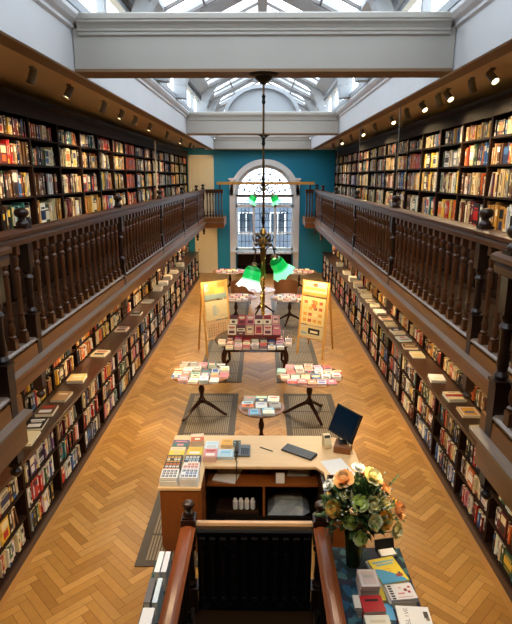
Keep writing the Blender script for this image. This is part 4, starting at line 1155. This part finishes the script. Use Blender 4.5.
def leaf_on(m, p, d, L, w, col):
    d = Vector(d).normalized(); s = d.cross(Vector((0, 0, 1)))
    if s.length < .05: s = Vector((1, 0, 0))
    s.normalize(); u = s.cross(d); p = Vector(p); V = []
    for f, ww, dr in ((0, .08, 0), (.3, .85, .05), (.6, .8, .06), (.85, .4, .0), (1, .02, -.10)):
        for k in (-1, 0, 1): V.append(tuple(p+d*L*f+s*k*w*ww/2+u*(L*dr+(.06*w if k else 0))))
    F = [(i*3+j, i*3+j+1, (i+1)*3+j+1, (i+1)*3+j) for i in range(4) for j in range(2)]
    m.add(V, F, 'leaf_mat', col)
def bouquet():
    rr = random.Random(21); C0 = Vector((.80, 3.93, TZ+.30)); t = thing('bouquet', 'large bouquet of peach, cream and lime flowers in the tall green vase', 'flowers', tuple(C0))
    st = MB(); fo = MB(); G = [lin(h) for h in ('#2f4a22', '#3c5626', '#243a1f', '#4c662e', '#5f7438', '#37502e')]
    heads = [(-.02, -.16, .40, .062, 'lime'), (.10, -.12, .36, .062, 'cream'), (-.24, -.10, .30, .062, 'gold'), (-.10, -.18, .22, .058, 'lime'), (.20, -.16, .22, .07, 'gold'),
             (.34, -.10, .28, .066, 'peach'), (-.14, .02, .53, .078, 'peach'), (.12, .06, .54, .078, 'cream'), (.30, -.2, .14, .06, 'cream'), (-.02, -.24, .08, .055, 'lime'),
             (-.12, -.06, .42, .055, 'cream'), (.0, .12, .60, .052, 'white'), (.24, .06, .40, .055, 'peach'), (-.26, .1, .42, .05, 'white'), (.06, .2, .5, .06, 'peach'), (.36, .12, .2, .05, 'gold'), (-.2, .2, .3, .055, 'gold'), (.1, -.25, .27, .055, 'cream'), (.22, -.06, .33, .05, 'cream')]
    for i, (x, y, z, r, k) in enumerate(heads):
        x = x*.9+.02; y *= .86; z = z*.84+.05; r *= 1.22
        bloom(t, (x, y, z), r*.95, k, (x*1.6, y*1.6-.25, z*.7+.08), i)
        st.tube([(x*.06, y*.06, -.24), (x*.14, y*.14, 0), (x*.6, y*.6, z*.5), (x*.97, y*.97, z-.02)], .004, 5, 'stem_green')
        for _ in range(7):
            f = rr.uniform(.6, .97); a = rr.uniform(0, 2*PI)
            leaf_on(fo, (x*f*.95, y*f*.95, z*f*.95), (math.cos(a), math.sin(a), rr.uniform(-.2, .6)), rr.uniform(.06, .12), rr.uniform(.03, .05), rr.choice(G))
    for _ in range(520):
        a = rr.uniform(0, 2*PI); e = rr.uniform(-.1, 1.3); d = rr.uniform(.1, .26)
        p = (d*math.cos(a)*math.cos(e), d*math.sin(a)*math.cos(e), .17+d*math.sin(e)*1.15)
        leaf_on(fo, p, (p[0]+rr.uniform(-.1, .1), p[1]+rr.uniform(-.1, .1), p[2]-.15+rr.uniform(-.1, .15)), rr.uniform(.07, .13), rr.uniform(.03, .055), rr.choice(G))
    st.build('stems', t, True); o = fo.build('foliage', t, True, fixn=False)
    # long sprays
    for i, (dx, dy, dz, n) in enumerate(((.42, .12, .50, 9), (.36, -.02, .34, 8), (-.34, -.06, .36, 8), (-.3, .02, .22, 8), (.46, -.08, .22, 6))):
        s = MB(); P = [(dx*f*.9, dy*f, .05+dz*f-.06*f*f) for f in [k/7 for k in range(8)]]
        s.tube(P, [.004-.0003*k for k in range(8)], 5, 'stem_green')
        for k in range(n):
            f = .3+.7*k/n; p = (dx*f*.9, dy*f, .05+dz*f-.06*f*f)
            for sg in (-1, 1): leaf_on(s, p, (dx+sg*.3*rr.random(), dy+sg*.35, dz+.2*sg), .05, .022, rr.choice(G) if i != 3 else lin('#cfd2c4'))
        s.build('spray', t, False, fixn=False)
    b = MB()
    for _ in range(60):
        a = rr.uniform(0, 2*PI); d = rr.uniform(.16, .30)
        p = Vector((d*math.cos(a), d*math.sin(a)*.8-.05, .14+rr.uniform(0, .4)))
        b.lathe([(0, 0), (.009, .006), (.008, .014), (0, .02)], 6, tuple(p), 'petal_mat', lin('#dfe0d2')); b.tube([tuple(p), tuple(p*.75+Vector((0, 0, .0)))], .0018, 4, 'stem_green')
    b.build('sprig_foliage', t)
bouquet()
t = thing('card_holder', 'black stand with a white card behind the yellow book', 'card holder', (1.12, 4.05, TZ), .2)
m = MB(); m.box(-.08, .08, -.055, .055, 0, .008, 'black_card'); m.prism([(-.09, 0), (.09, 0), (.09, .10), (-.09, .10)], 0, .01, 'black_card', M=Matrix.Translation((0, .045, .008)) @ Matrix.Rotation(1.15, 4, 'X')); m.build('stand', t)
m = MB(); m.box(-.07, .07, -.05, .035, .0085, .03, 'paper'); m.build('card', t)
G2 = 'books on the cloth covered counter'
paperback('plain pale book beneath the yellow and blue book by the vase', 1.06, 3.80, TZ, .25, .31, .03, .22, 'silver', 'none', G2)
def yellow_book():
    o = paperback('big yellow and sky blue picture book beside the vase', 1.07, 3.80, TZ+.0306, .235, .29, .018, .26, '#e9d02c', 'none', G2)
    m = MB(); c = lin('#2f97c9'); w, l, z = .235, .29, .0186
    P = [(-w/2, -l/2)]+[(-w/2+w*f, -l/2+l*(.62*(1-f**1.6))) for f in [k/10 for k in range(10)]][0:]+[(w/2*.86, -l/2)]
    m.add([(x, y, z) for x, y in P[1:]]+[(-w/2, -l/2, z)], [tuple(range(len(P)))], 'book_mat', c)
    def q(a0, a1, b0, b1, cc, k=1):
        m.add([(-w/2+w*a, -l/2+l*b, z+.0004*k) for a, b in ((a0, b0), (a1, b0), (a1, b1), (a0, b1))], [(0, 1, 2, 3)], 'book_mat', lin(cc))
    for j, (b0, s, e) in enumerate(((.80, .1, .9), (.69, .2, .82))):
        x = s
        while x < e: q(x, x+.045, b0, b0+.075, '#3fa6cf'); x += .065
    q(.66, .9, .18, .30, '#9a3b2a'); q(.78, .86, .30, .36, '#3b2a5a'); q(.5, .6, .42, .45, '#c48a1c'); q(.3, .6, .52, .55, '#d8a31f')
    m.build('cover_print', o)
yellow_book()
pile('white book with red blots and black lettering, top of its pile', 1, 1.11, 3.53, .215, .17, .02, '#e4dfdf', 'none', None, .12, TZ+.052, G2)
paperback('thick cream book beneath the white book with red blots', 1.10, 3.53, TZ, .22, .18, .05, .1, '#c9bfae', 'none', G2)
m = MB(); b0 = [o for o in bpy.data.objects if o.get('label', '').startswith('white book with red blots')][0]
def art(o, w, l, z, items, name='cover_print'):
    m = MB()
    for a0, a1, c0, c1, cc in items: m.add([(-w/2+w*a, -l/2+l*b, z) for a, b in ((a0, c0), (a1, c0), (a1, c1), (a0, c1))], [(0, 1, 2, 3)], 'book_mat', lin(cc))
    m.build(name, o)
art(b0, .215, .17, .0208, [(.06, .2, .08+.15*k, .08+.15*k+.1, '#1b1a1c') for k in range(6)]+[(.3, .85, .15, .2, '#c9a3a0'), (.35, .6, .35, .45, '#d78b90'), (.62, .74, .52, .68, '#8a1f2c'), (.74, .84, .40, .54, '#a32838'), (.80, .90, .7, .82, '#b7303c'), (.45, .55, .7, .8, '#d9a3a6'), (.0, 1., .0, .05, '#2b2b49')])
paperback('dark red hardback beneath the white book with vertical lettering', 1.15, 3.30, TZ, .245, .19, .04, -.06, '#8e1f22', 'none', G2)
o = paperback('white hardback with thin vertical black lettering at the counter front', 1.15, 3.30, TZ+.0406, .245, .19, .022, -.06, '#e9e8e6', 'none', G2)
LT = []
w_, l_ = .245, .19
def strokes(ch):
    return {'E': [(0, .2, 0, 1), (.2, 1, 0, .12), (.2, .85, .44, .56), (.2, 1, .88, 1)], 'L': [(0, .2, 0, 1), (.2, 1, 0, .12)], 'I': [(.4, .6, 0, 1)], 'S': [(0, 1, .88, 1), (0, .2, .5, .9), (0, 1, .44, .56), (.8, 1, .1, .5), (0, 1, 0, .12)], 'V': [(.1, .3, .3, 1), (.7, .9, .3, 1), (.3, .7, 0, .3)], 'T': [(.4, .6, 0, .9), (0, 1, .88, 1)]}[ch]
y = .08
for ch in 'SLIVE':
    for (a0, a1, b0_, b1_) in strokes(ch):
        # letters run up the cover, turned a quarter
        LT.append((.34-.12*b1_, .34-.12*b0_, y+.13*a0, y+.13*a1, '#5c5c60'))
    y += .17
art(o, w_, l_, .0228, LT, 'cover_lettering')
art(o, w_, l_, .0228, [(.80, .94, .42, .75, '#3a3432'), (.84, .95, .3, .45, '#7a6a4c')])
for k in range(7):
    paperback('pale pink notepad on the cloth, %s from bottom of its tall pile' % ORD[k], .86+R.uniform(-.006, .006), 3.60+R.uniform(-.006, .006), TZ+.0206*k, .15, .19, .02, R.uniform(-.06, .06), ['#e6cfc4', '#dfc3ba', '#ead8cc'][k % 3], 'frame' if k == 6 else 'none', G2, ['#efe6e1', '#cfc3bd'])
pile('yellow slim book tucked right of the pink notepads', 1, .965, 3.56, .05, .15, .03, '#d9c23c', 'none', None, 0, TZ, G2)
pile('sky blue book lying between the red book and white hardback', 1, .985, 3.37, .07, .16, .03, '#4aa3cf', 'none', None, 0, TZ, G2)
for k in range(3): paperback('red hardback before the pink notepads, %s from bottom' % ORD[k], .855, 3.39, TZ+.0306*k, .17, .16, .03, .03*k, '#b3222a', 'plain' if k == 2 else 'none', G2, ['#2a1416', '#2a1416'])
paperback('cream pad lying at the counter front beside the red hardbacks', .865, 3.20, TZ, .185, .19, .075, .02, '#e9e0cc', 'plain', G2, ['#d8c9ad', '#d8c9ad'])
for k in range(3): paperback('pale book at the stair rail end of the counter, %s from bottom' % ORD[k], .76-.01*k, 3.41, TZ+.03*k+.0004*k, .05-.0, .13, .028, .0, ['#d7c6b8', '#c9a59b', '#e0d4c4'][k], 'none', G2)

# books leaning along the left stair rail
t = thing('rail_ledge', 'narrow dark teal ledge outside the left stair rail holding spine-up books', 'ledge', (0, 0, 0))
m = MB(); m.box(-.93, -.745, 1.5, 4.0, .60, .63, 'cloth_teal'); m.build('board', t)
m = MB(); m.box(-.935, -.915, 1.5, 4.0, .631, .70, 'cloth_teal'); m.build('lip', t)
for y in (1.6, 2.7, 3.85):
    m = MB(); m.box(-.9, -.78, y, y+.04, 0, .599, 'black_wood'); m.build('bracket', t)
LB = [(-.865, 3.84, .045, .25, '#e3e5ec', 'white book, outer of the two at the ledge end by the desk'), (-.81, 3.84, .045, .25, '#d5d9e4', 'white book, inner of the two at the ledge end by the desk'),
      (-.88, 3.52, .05, .26, '#57565c', 'grey book on the ledge beside the pale blue one'), (-.82, 3.52, .04, .26, '#cfe0ec', 'pale blue white book on the ledge next to the stair rail'),
      (-.85, 3.20, .09, .28, '#e9e9ec', 'thick white book on the ledge nearest the picture bottom')]
for x, y, w, l, c, lab in LB:
    m = MB(); m.box(-w/2, w/2, -l/2, l/2, 0, .004, 'book_mat', lin(c)); m.box(-w/2, -w/2+.004, -l/2, l/2, .004, .19, 'book_mat', lin(c)); m.box(w/2-.004, w/2, -l/2, l/2, .004, .19, 'book_mat', lin(c)); m.box(-w/2+.004, w/2-.004, -l/2, l/2, .187, .191, 'book_mat', lin(c))
    o = m.build('display_book'); o.location = (x, y, .6312); tag(o, lab, 'book', 'books on the stair ledge')
    p = MB(); p.box(-w/2+.005, w/2-.005, -l/2+.004, l/2-.004, .005, .186, 'pages'); p.build('page_block', o)

# ---------------------------------------------------------------- books and things on the low counters
CT = BH+.0462
for sx, nm, spots in ((-1, 'left', [(-2.73, 8.51, 'cream'), (-2.73, 7.33, 'ivory'), (-2.72, 6.68, 'tan'), (-2.74, 6.22, 'brown'), (-2.73, 5.86, 'black'), (-2.69, 5.5, 'cream'), (-2.74, 9.97, 'peach'), (-2.74, 11.2, 'charcoal'), (-2.75, 13.75, 'cream'), (-2.76, 15.31, 'ivory'), (-2.74, 16.31, 'tan'), (-2.74, 12.4, 'grey'), (-2.74, 17.6, 'cream'), (-2.74, 14.5, 'white')]),
                     (1, 'right', [(2.62, 6.72, 'cream'), (2.64, 6.25, 'amber'), (2.62, 5.72, 'ivory'), (2.60, 7.4, 'white'), (2.62, 8.5, 'cream'), (2.62, 8.95, 'tan'), (2.62, 9.4, 'pale blue'), (2.62, 9.85, 'cream'), (2.62, 10.4, 'ivory'), (2.62, 10.85, 'peach'), (2.62, 11.4, 'white'), (2.62, 11.95, 'cream'), (2.62, 12.5, 'tan'), (2.62, 13.0, 'ivory'), (2.62, 13.6, 'black'), (2.62, 14.2, 'cream'), (2.62, 15.05, 'white'), (2.62, 16.2, 'ivory'), (2.62, 17.7, 'cream')])):
    spots.sort(key=lambda q: q[1])
    cnt = {}
    for i, (x, y, c) in enumerate(spots):
        w, l = R.uniform(.2, .25), R.uniform(.26, .34)
        far = y > 12.8
        k = 2 if far else 1
        zz = CT
        cnt[c] = cnt.get(c, 0)+1
        for s in range(k):
            tt = R.uniform(.025, .05) if not far else R.uniform(.04, .08)
            lab = '%s %s book along the %s counter from the near end' % (ORD[cnt[c]-1], c, nm)
            if k > 1: lab += ', %s of its pair' % ('lower' if s == 0 else 'upper')
            paperback(lab, x, y, zz, w, l, tt, R.uniform(-.12, .12)+(PI if sx > 0 else 0), c, None if s == k-1 else 'none', 'books lying on the %s counter' % nm)
            zz += tt+.0008

# ---------------------------------------------------------------- hanging lamps
def glass_shade(s, lit):
    m = MB(); n = 24
    G0, G1, G2c, G3 = (lin('#0a6a2a'), lin('#14a045'), lin('#8fe6a6'), lin('#ffffea')) if lit > 4 else (lin('#065a22'), lin('#0f9a40'), lin('#27c45e'), lin('#86efac'))
    prof = [(.035, 0, G0), (.075, -.015, G0), (.092, -.05, G0), (.098, -.10, G1), (.102, -.15, G1), (.11, -.17, G2c), (.128, -.20, G3), (.148, -.235, G3), (.158, -.25, G3)]
    V = []; 
    for i, (r, z, c) in enumerate(prof):
        for k in range(n):
            a = 2*PI*k/n; ruff = 1+(.05*math.cos(8*a) if i >= 6 else 0)*(i-5)/3
            V.append((r*ruff*math.cos(a)*s, r*ruff*math.sin(a)*s, (z-(.011*math.cos(8*a)*(i-4)/3 if i >= 5 else 0))*s))
    for i in range(len(prof)-1):
        for k in range(n): m.add([], [], None)
    o0 = len(m.v); m.v += V; kk = m.mi('shade_glass')
    for i in range(len(prof)-1):
        for k in range(n):
            m.f.append((o0+i*n+k, o0+i*n+(k+1) % n, o0+(i+1)*n+(k+1) % n, o0+(i+1)*n+k)); m.m.append(kk); m.c.append(prof[i+1][2])
    return m
def chandelier(label, x, y, zbeam, zs, arms, zend, s=1.):
    t = thing('chandelier', label, 'chandelier', (x, y, zbeam), 0, 'brass lamps hanging from the ceiling beams')
    d = lambda z: z-zbeam
    m = MB(); m.lathe([(.0, d(zbeam)-.11), (.02, -.105), (.05, -.08), (.09, -.05), (.10, -.03), (.15, -.015), (.16, -.001)], 16, mat='iron'); m.build('ceiling_rose', t, True)
    m = MB(); zt = zs+.42
    m.tube([(0, 0, -.1), (0, 0, d(zt))], .011, 8, 'old_brass')
    k = -.25
    while k > d(zt)+.05:
        m.lathe([(.011, k-.05), (.022, k-.03), (.014, k), (.022, k+.03), (.011, k+.05)], 8, mat='iron'); k -= .42
    m.build('rod', t, True)
    m = MB(); z = d(zs)
    m.lathe([(.012, z+.42), (.03, z+.40), (.04, z+.36), (.02, z+.33), (.05, z+.29), (.055, z+.24), (.025, z+.2), (.035, z+.14), (.022, z+.05), (.026, z-.1), (.026, z-.12), (.04, z-.14), (.019, z-.17), (.019, d(zend)+.06), (.034, d(zend)+.05), (.018, d(zend)+.02), (.0, d(zend))], 14, mat='brass')
    q = 0
    m.build('stem', t, True)
    tw = MB(); h0, h1 = z-.18, d(zend)+.06
    for ph in (0, PI):
        tw.tube([(.023*math.cos(ph+k*.7), .023*math.sin(ph+k*.7), h0+(h1-h0)*k/40) for k in range(41)], .007, 5, 'brass')
    tw.build('twisted_wire', t, True)
    orn = MB()
    for k in range(8):
        a = 2*PI*k/8
        orn.tube([(.03*math.cos(a), .03*math.sin(a), z+.3), (.09*math.cos(a), .09*math.sin(a), z+.36), (.12*math.cos(a), .12*math.sin(a), z+.32), (.10*math.cos(a), .10*math.sin(a), z+.27), (.075*math.cos(a), .075*math.sin(a), z+.29)], [.009, .008, .007, .008, .014], 6, 'old_brass')
        orn.lathe([(0, 0), (.02, .01), (.024, .03), (0, .04)], 8, (.085*math.cos(a+.4), .085*math.sin(a+.4), z+.22), 'old_brass')
    orn.build('scroll_ornament', t, True)
    for (ax, ay, az, tilt, sc, lit) in arms:
        A = MB(); top = Vector((ax, ay, az))
        A.tube([(0, 0, z+.1), (ax*.35, ay*.35, z+.2), (ax*.8, ay*.8, z+.2+(az)*.3), (ax, ay, z+az+.07), (ax, ay, z+az+.02)], .009, 8, 'old_brass'); 
        A.lathe([(.012, z+az+.05), (.04, z+az+.03), (.05, z+az+.012), (.03, z+az+.004)], 12, (ax, ay, 0), 'old_brass')
        arm = A.build('arm', t, True)
        sh = glass_shade(sc, lit)
        o = sh.build('glass_shade', t, True, fixn=False); o.location = (ax, ay, z+az); v = Vector((ax, ay, 0)).normalized()
        axis = Vector((-v.y, v.x, 0)); o.rotation_mode = 'AXIS_ANGLE'; o.rotation_axis_angle = (-tilt, *axis)
        b = MB(); b.lathe([(0, -.17*sc), (.03*sc, -.15*sc), (.04*sc, -.12*sc), (.03*sc, -.08*sc), (.015*sc, -.03*sc)], 12, mat='bulb'); b.build('bulb', o, True)
        L = bpy.data.lights.new('lamp_light', 'POINT'); L.energy = lit*.6; L.color = (1, .86, .6); L.shadow_soft_size = .05
        lo = bpy.data.objects.new('lamp_light', L); COL.objects.link(lo); dv = v*math.sin(tilt)*.24*sc; lo.location = (x+ax+dv.x, y+ay+dv.y, zs+az-.24*sc)
chandelier('brass hanging lamp with large green glass shades, nearer the desk', .015, 5.98, 5.04, 3.02, [(-.10, -.08, .0, .32, 1.0, 5), (.13, .06, .07, .6, .88, 3)], 2.42)
chandelier('smaller hanging lamp with green shades before the arched window', .05, 14.38, 5.04, 3.42, [(-.24, -.04, .10, .5, .95, 3), (.24, .06, .10, .5, .95, 3)], 2.95)

# ---------------------------------------------------------------- ceiling spots
SPOTS = []
def spot(label, x, y, aim, energy, group='spotlights along the ceiling edge', z=None):
    z0 = CZ+.069 if z is None else z
    t = thing('spotlight', label, 'spotlight', (x, y, z0), 0, group)
    m = MB(); m.lathe([(.03, -.001), (.03, -.02), (.012, -.025), (.012, -.06)], 10, mat='steel'); m.build('mount', t, True)
    d = (Vector(aim)-Vector((x, y, z0-.089))).normalized(); M2 = Matrix.Translation((0, 0, -.085)) @ d.to_track_quat('Z', 'Y').to_matrix().to_4x4()
    m = MB(); m.lathe([(.03, -.07), (.042, -.055), (.042, .06), (.048, .062), (.048, .085), (.040, .085), (.038, .07), (0, .069)], 14, mat='steel', M=M2); m.build('head', t, True)
    m = MB(); m.lathe([(0, .071), (.036, .072), (.036, .0745), (0, .076)], 14, mat='lamp_face', M=M2); m.build('lens', t)
    L = bpy.data.lights.new('spot_beam', 'SPOT'); L.energy = energy; L.color = (1, .72, .38); L.spot_size = math.radians(82); L.spot_blend = .8; L.shadow_soft_size = .04
    o = bpy.data.objects.new('spot_beam', L); COL.objects.link(o); o.location = Vector((x, y, z0-.085))+d*.1
    o.rotation_euler = d.to_track_quat('-Z', 'Y').to_euler()
SE = 52
SR = [5.0, 6.13, 6.68, 7.5, 7.88, 8.63, 9.55, 10.61, 12.17, 13.65, 15.36, 17.2, 19.2]
SLY = [4.79, 6.0, 7.09, 8.6, 9.64, 10.66, 12.05, 14.21, 16.62, 18.8]
for i, y in enumerate(SR): spot('small warm spotlight at the right ceiling edge, %s from the near end' % ORD[i], 2.45, y, (UR, y+(-1.2 if i % 2 else .3), 3.75), SE*1.25)
for i, y in enumerate(SLY): spot('small warm spotlight at the left ceiling edge, %s from the near end' % ORD[i], -2.42, y, (UL, y+(.4 if i % 2 else -.3), 3.75), SE*1.25)

# strip lights fixed under the galleries, behind the fascia
spot('added warm spotlight at the ceiling end lighting the cream gallery door', -2.5, 20.2, (-2.5, 22.4, 3.6), SE)  # extra spot, added to brighten the gallery door
spot('added warm spotlight under the gallery lighting the lower cream door', -2.6, 20.9, (-2.35, 22.4, .9), 26, z=2.119)  # lamp added under the gallery only to brighten the lower door
for sx, xr, nm in ((-1, RL, 'left'), (1, RR, 'right')):
    m = MB(); x = xr+sx*.10; m.box(x-.03, x+.03, 2.3, 20.8, 2.085, 2.119, 'strip_glow')
    struct('trim_%d' % (22 if sx < 0 else 23), m)
    for k in range(5):
        L = bpy.data.lights.new('gallery_strip', 'AREA'); L.shape = 'RECTANGLE'; L.size = .05; L.size_y = 3.5; L.energy = (34, 62, 66, 66, 66)[k]; L.color = (1, .72, .40)
        o = bpy.data.objects.new('gallery_strip', L); COL.objects.link(o); o.location = (x, 4.2+3.7*k, 2.08)
        d = Vector((sx*.12, 0, -.9)).normalized(); o.rotation_euler = d.to_track_quat('-Z', 'Y').to_euler()

# ---------------------------------------------------------------- camera
cam = bpy.data.cameras.new('camera'); co = bpy.data.objects.new('camera', cam); COL.objects.link(co); scene.camera = co
cam.sensor_fit = 'HORIZONTAL'; cam.sensor_width = 36; cam.lens = 36*530/512; cam.clip_start = .05; cam.clip_end = 200
pitch, yaw = math.radians(14.341), math.radians(.628)
co.location = (0, 0, 4.0)
co.rotation_euler = (PI/2-pitch, 0, yaw)

# ---------------------------------------------------------------- shelf books: the 300 that show largest stand alone, the rest are one mass
def choose():
    bpy.context.view_layer.update(); dg = bpy.context.evaluated_depsgraph_get()
    C = Vector((0, 0, 4)); f = 530
    Rm = co.matrix_world.to_3x3(); rx, uy, fz = Rm.col[0], Rm.col[1], -Rm.col[2]
    res = []
    for b in BOOKS:
        xe = b['xf']-b['sx']*.004
        y = (b['y0']+b['y1'])/2; p = Vector((xe, y, b['z0']+b['h']*.5)); v = p-C; D = v.dot(fz)
        if D < .3: continue
        px, py = 256+f*v.dot(rx)/D, 312-f*v.dot(uy)/D
        if not (2 < px < 510 and 2 < py < 622): continue
        vis = 0
        for fz_ in (.2, .5, .85):
            q = Vector((xe, y, b['z0']+b['h']*fz_)); d = q-C; L = d.length
            hit = scene.ray_cast(dg, C, d.normalized(), distance=L-.003)
            vis += 0 if hit[0] else 1
        if not vis: continue
        a = (b['y1']-b['y0'])*abs(v.x)/v.length*b['h']/D**2*vis/3
        res.append((a, b))
    res.sort(key=lambda q: -q[0])
    return [b for _, b in res[:300]]
chosen = choose()
ids = {id(b) for b in chosen}
mass = MB()
for b in BOOKS:
    if id(b) not in ids: add_book(mass, b, True)
o = mass.build('shelf_books', fixn=False); tag(o, 'rows of many coloured book spines filling the shelves further along both walls', 'books', None, 'stuff')
KN = {'base': 'low bookcase', 'hutch': 'counter bookcase', 'gallery': 'gallery bookcase'}
RN = {('base', 0): 'bottom', ('base', 1): 'middle', ('base', 2): 'top', ('hutch', 0): 'lower', ('hutch', 1): 'upper', ('gallery', 1): 'lowest', ('gallery', 2): 'second', ('gallery', 3): 'third', ('gallery', 4): 'top'}
seq = {}
for b in sorted(BOOKS, key=lambda q: (q['kind'], q['sx'], q['bay'], q['row'], q['y0'])):
    k = (b['kind'], b['sx'], b['bay'], b['row'], b['cn'], b['face']); seq[k] = seq.get(k, 0)+1; b['n'] = seq[k]
for b in chosen:
    mb = MB(); add_book(mb, b, True)
    o = mb.build('shelf_book', fixn=False)
    o.data.transform(Matrix.Translation((-b['xf'], -b['y0'], -b['z0']))); o.location = (b['xf'], b['y0'], b['z0'])
    side = 'left' if b['sx'] < 0 else 'right'
    lab = '%s %s book %s, %s row, %s %s %s' % (ORD[min(b['n']-1, 22)], b['cn'], 'facing out' if b['face'] else 'from near end', RN[(b['kind'], b['row'])], ORD[b['bay']], side, KN[b['kind']])
    tag(o, lab, 'book', 'books on the %s %ss' % (side, KN[b['kind']]))

# ---------------------------------------------------------------- daylight, view
w = bpy.data.worlds.new('world'); scene.world = w; w.use_nodes = True
nt = w.node_tree; bg = nt.nodes['Background']
sky = nt.nodes.new('ShaderNodeTexSky')
try:
    sky.sky_type = 'HOSEK_WILKIE'; sky.turbidity = 7.0; sky.sun_direction = (.3, -.4, .85); sky.ground_albedo = .4
except Exception: pass
mx = nt.nodes.new('ShaderNodeMixRGB'); mx.inputs['Fac'].default_value = .92; mx.inputs['Color2'].default_value = (.86, .93, 1.0, 1)
nt.links.new(sky.outputs['Color'], mx.inputs['Color1']); nt.links.new(mx.outputs['Color'], bg.inputs['Color'])
bg.inputs['Strength'].default_value = 4.2
for sx in (-1, 1):
    L = bpy.data.lights.new('skylight_portal', 'AREA'); L.shape = 'RECTANGLE'; L.size = 1.7; L.size_y = 24; L.cycles.is_portal = True
    o = bpy.data.objects.new('skylight_portal', L); COL.objects.link(o); o.location = (sx*.78, 10, 6.95); a = math.atan2(.73, 1.5)
    o.rotation_euler = (0, sx*a, 0)
L = bpy.data.lights.new('window_portal', 'AREA'); L.shape = 'RECTANGLE'; L.size = 2.4; L.size_y = 3.6; L.cycles.is_portal = True
o = bpy.data.objects.new('window_portal', L); COL.objects.link(o); o.location = (XC, YE+.29, 2.7); o.rotation_euler = (-PI/2, 0, 0)
vs = scene.view_settings
scene.display_settings.display_device = 'sRGB'; vs.view_transform = 'Standard'; vs.look = 'None'; vs.gamma = 1; vs.exposure = .42; vs.use_curve_mapping = False
cy = scene.cycles
cy.use_denoising = True; cy.max_bounces = 8; cy.diffuse_bounces = 4; cy.glossy_bounces = 3; cy.transparent_max_bounces = 8; cy.sample_clamp_indirect = 6; cy.caustics_reflective = False; cy.caustics_refractive = False
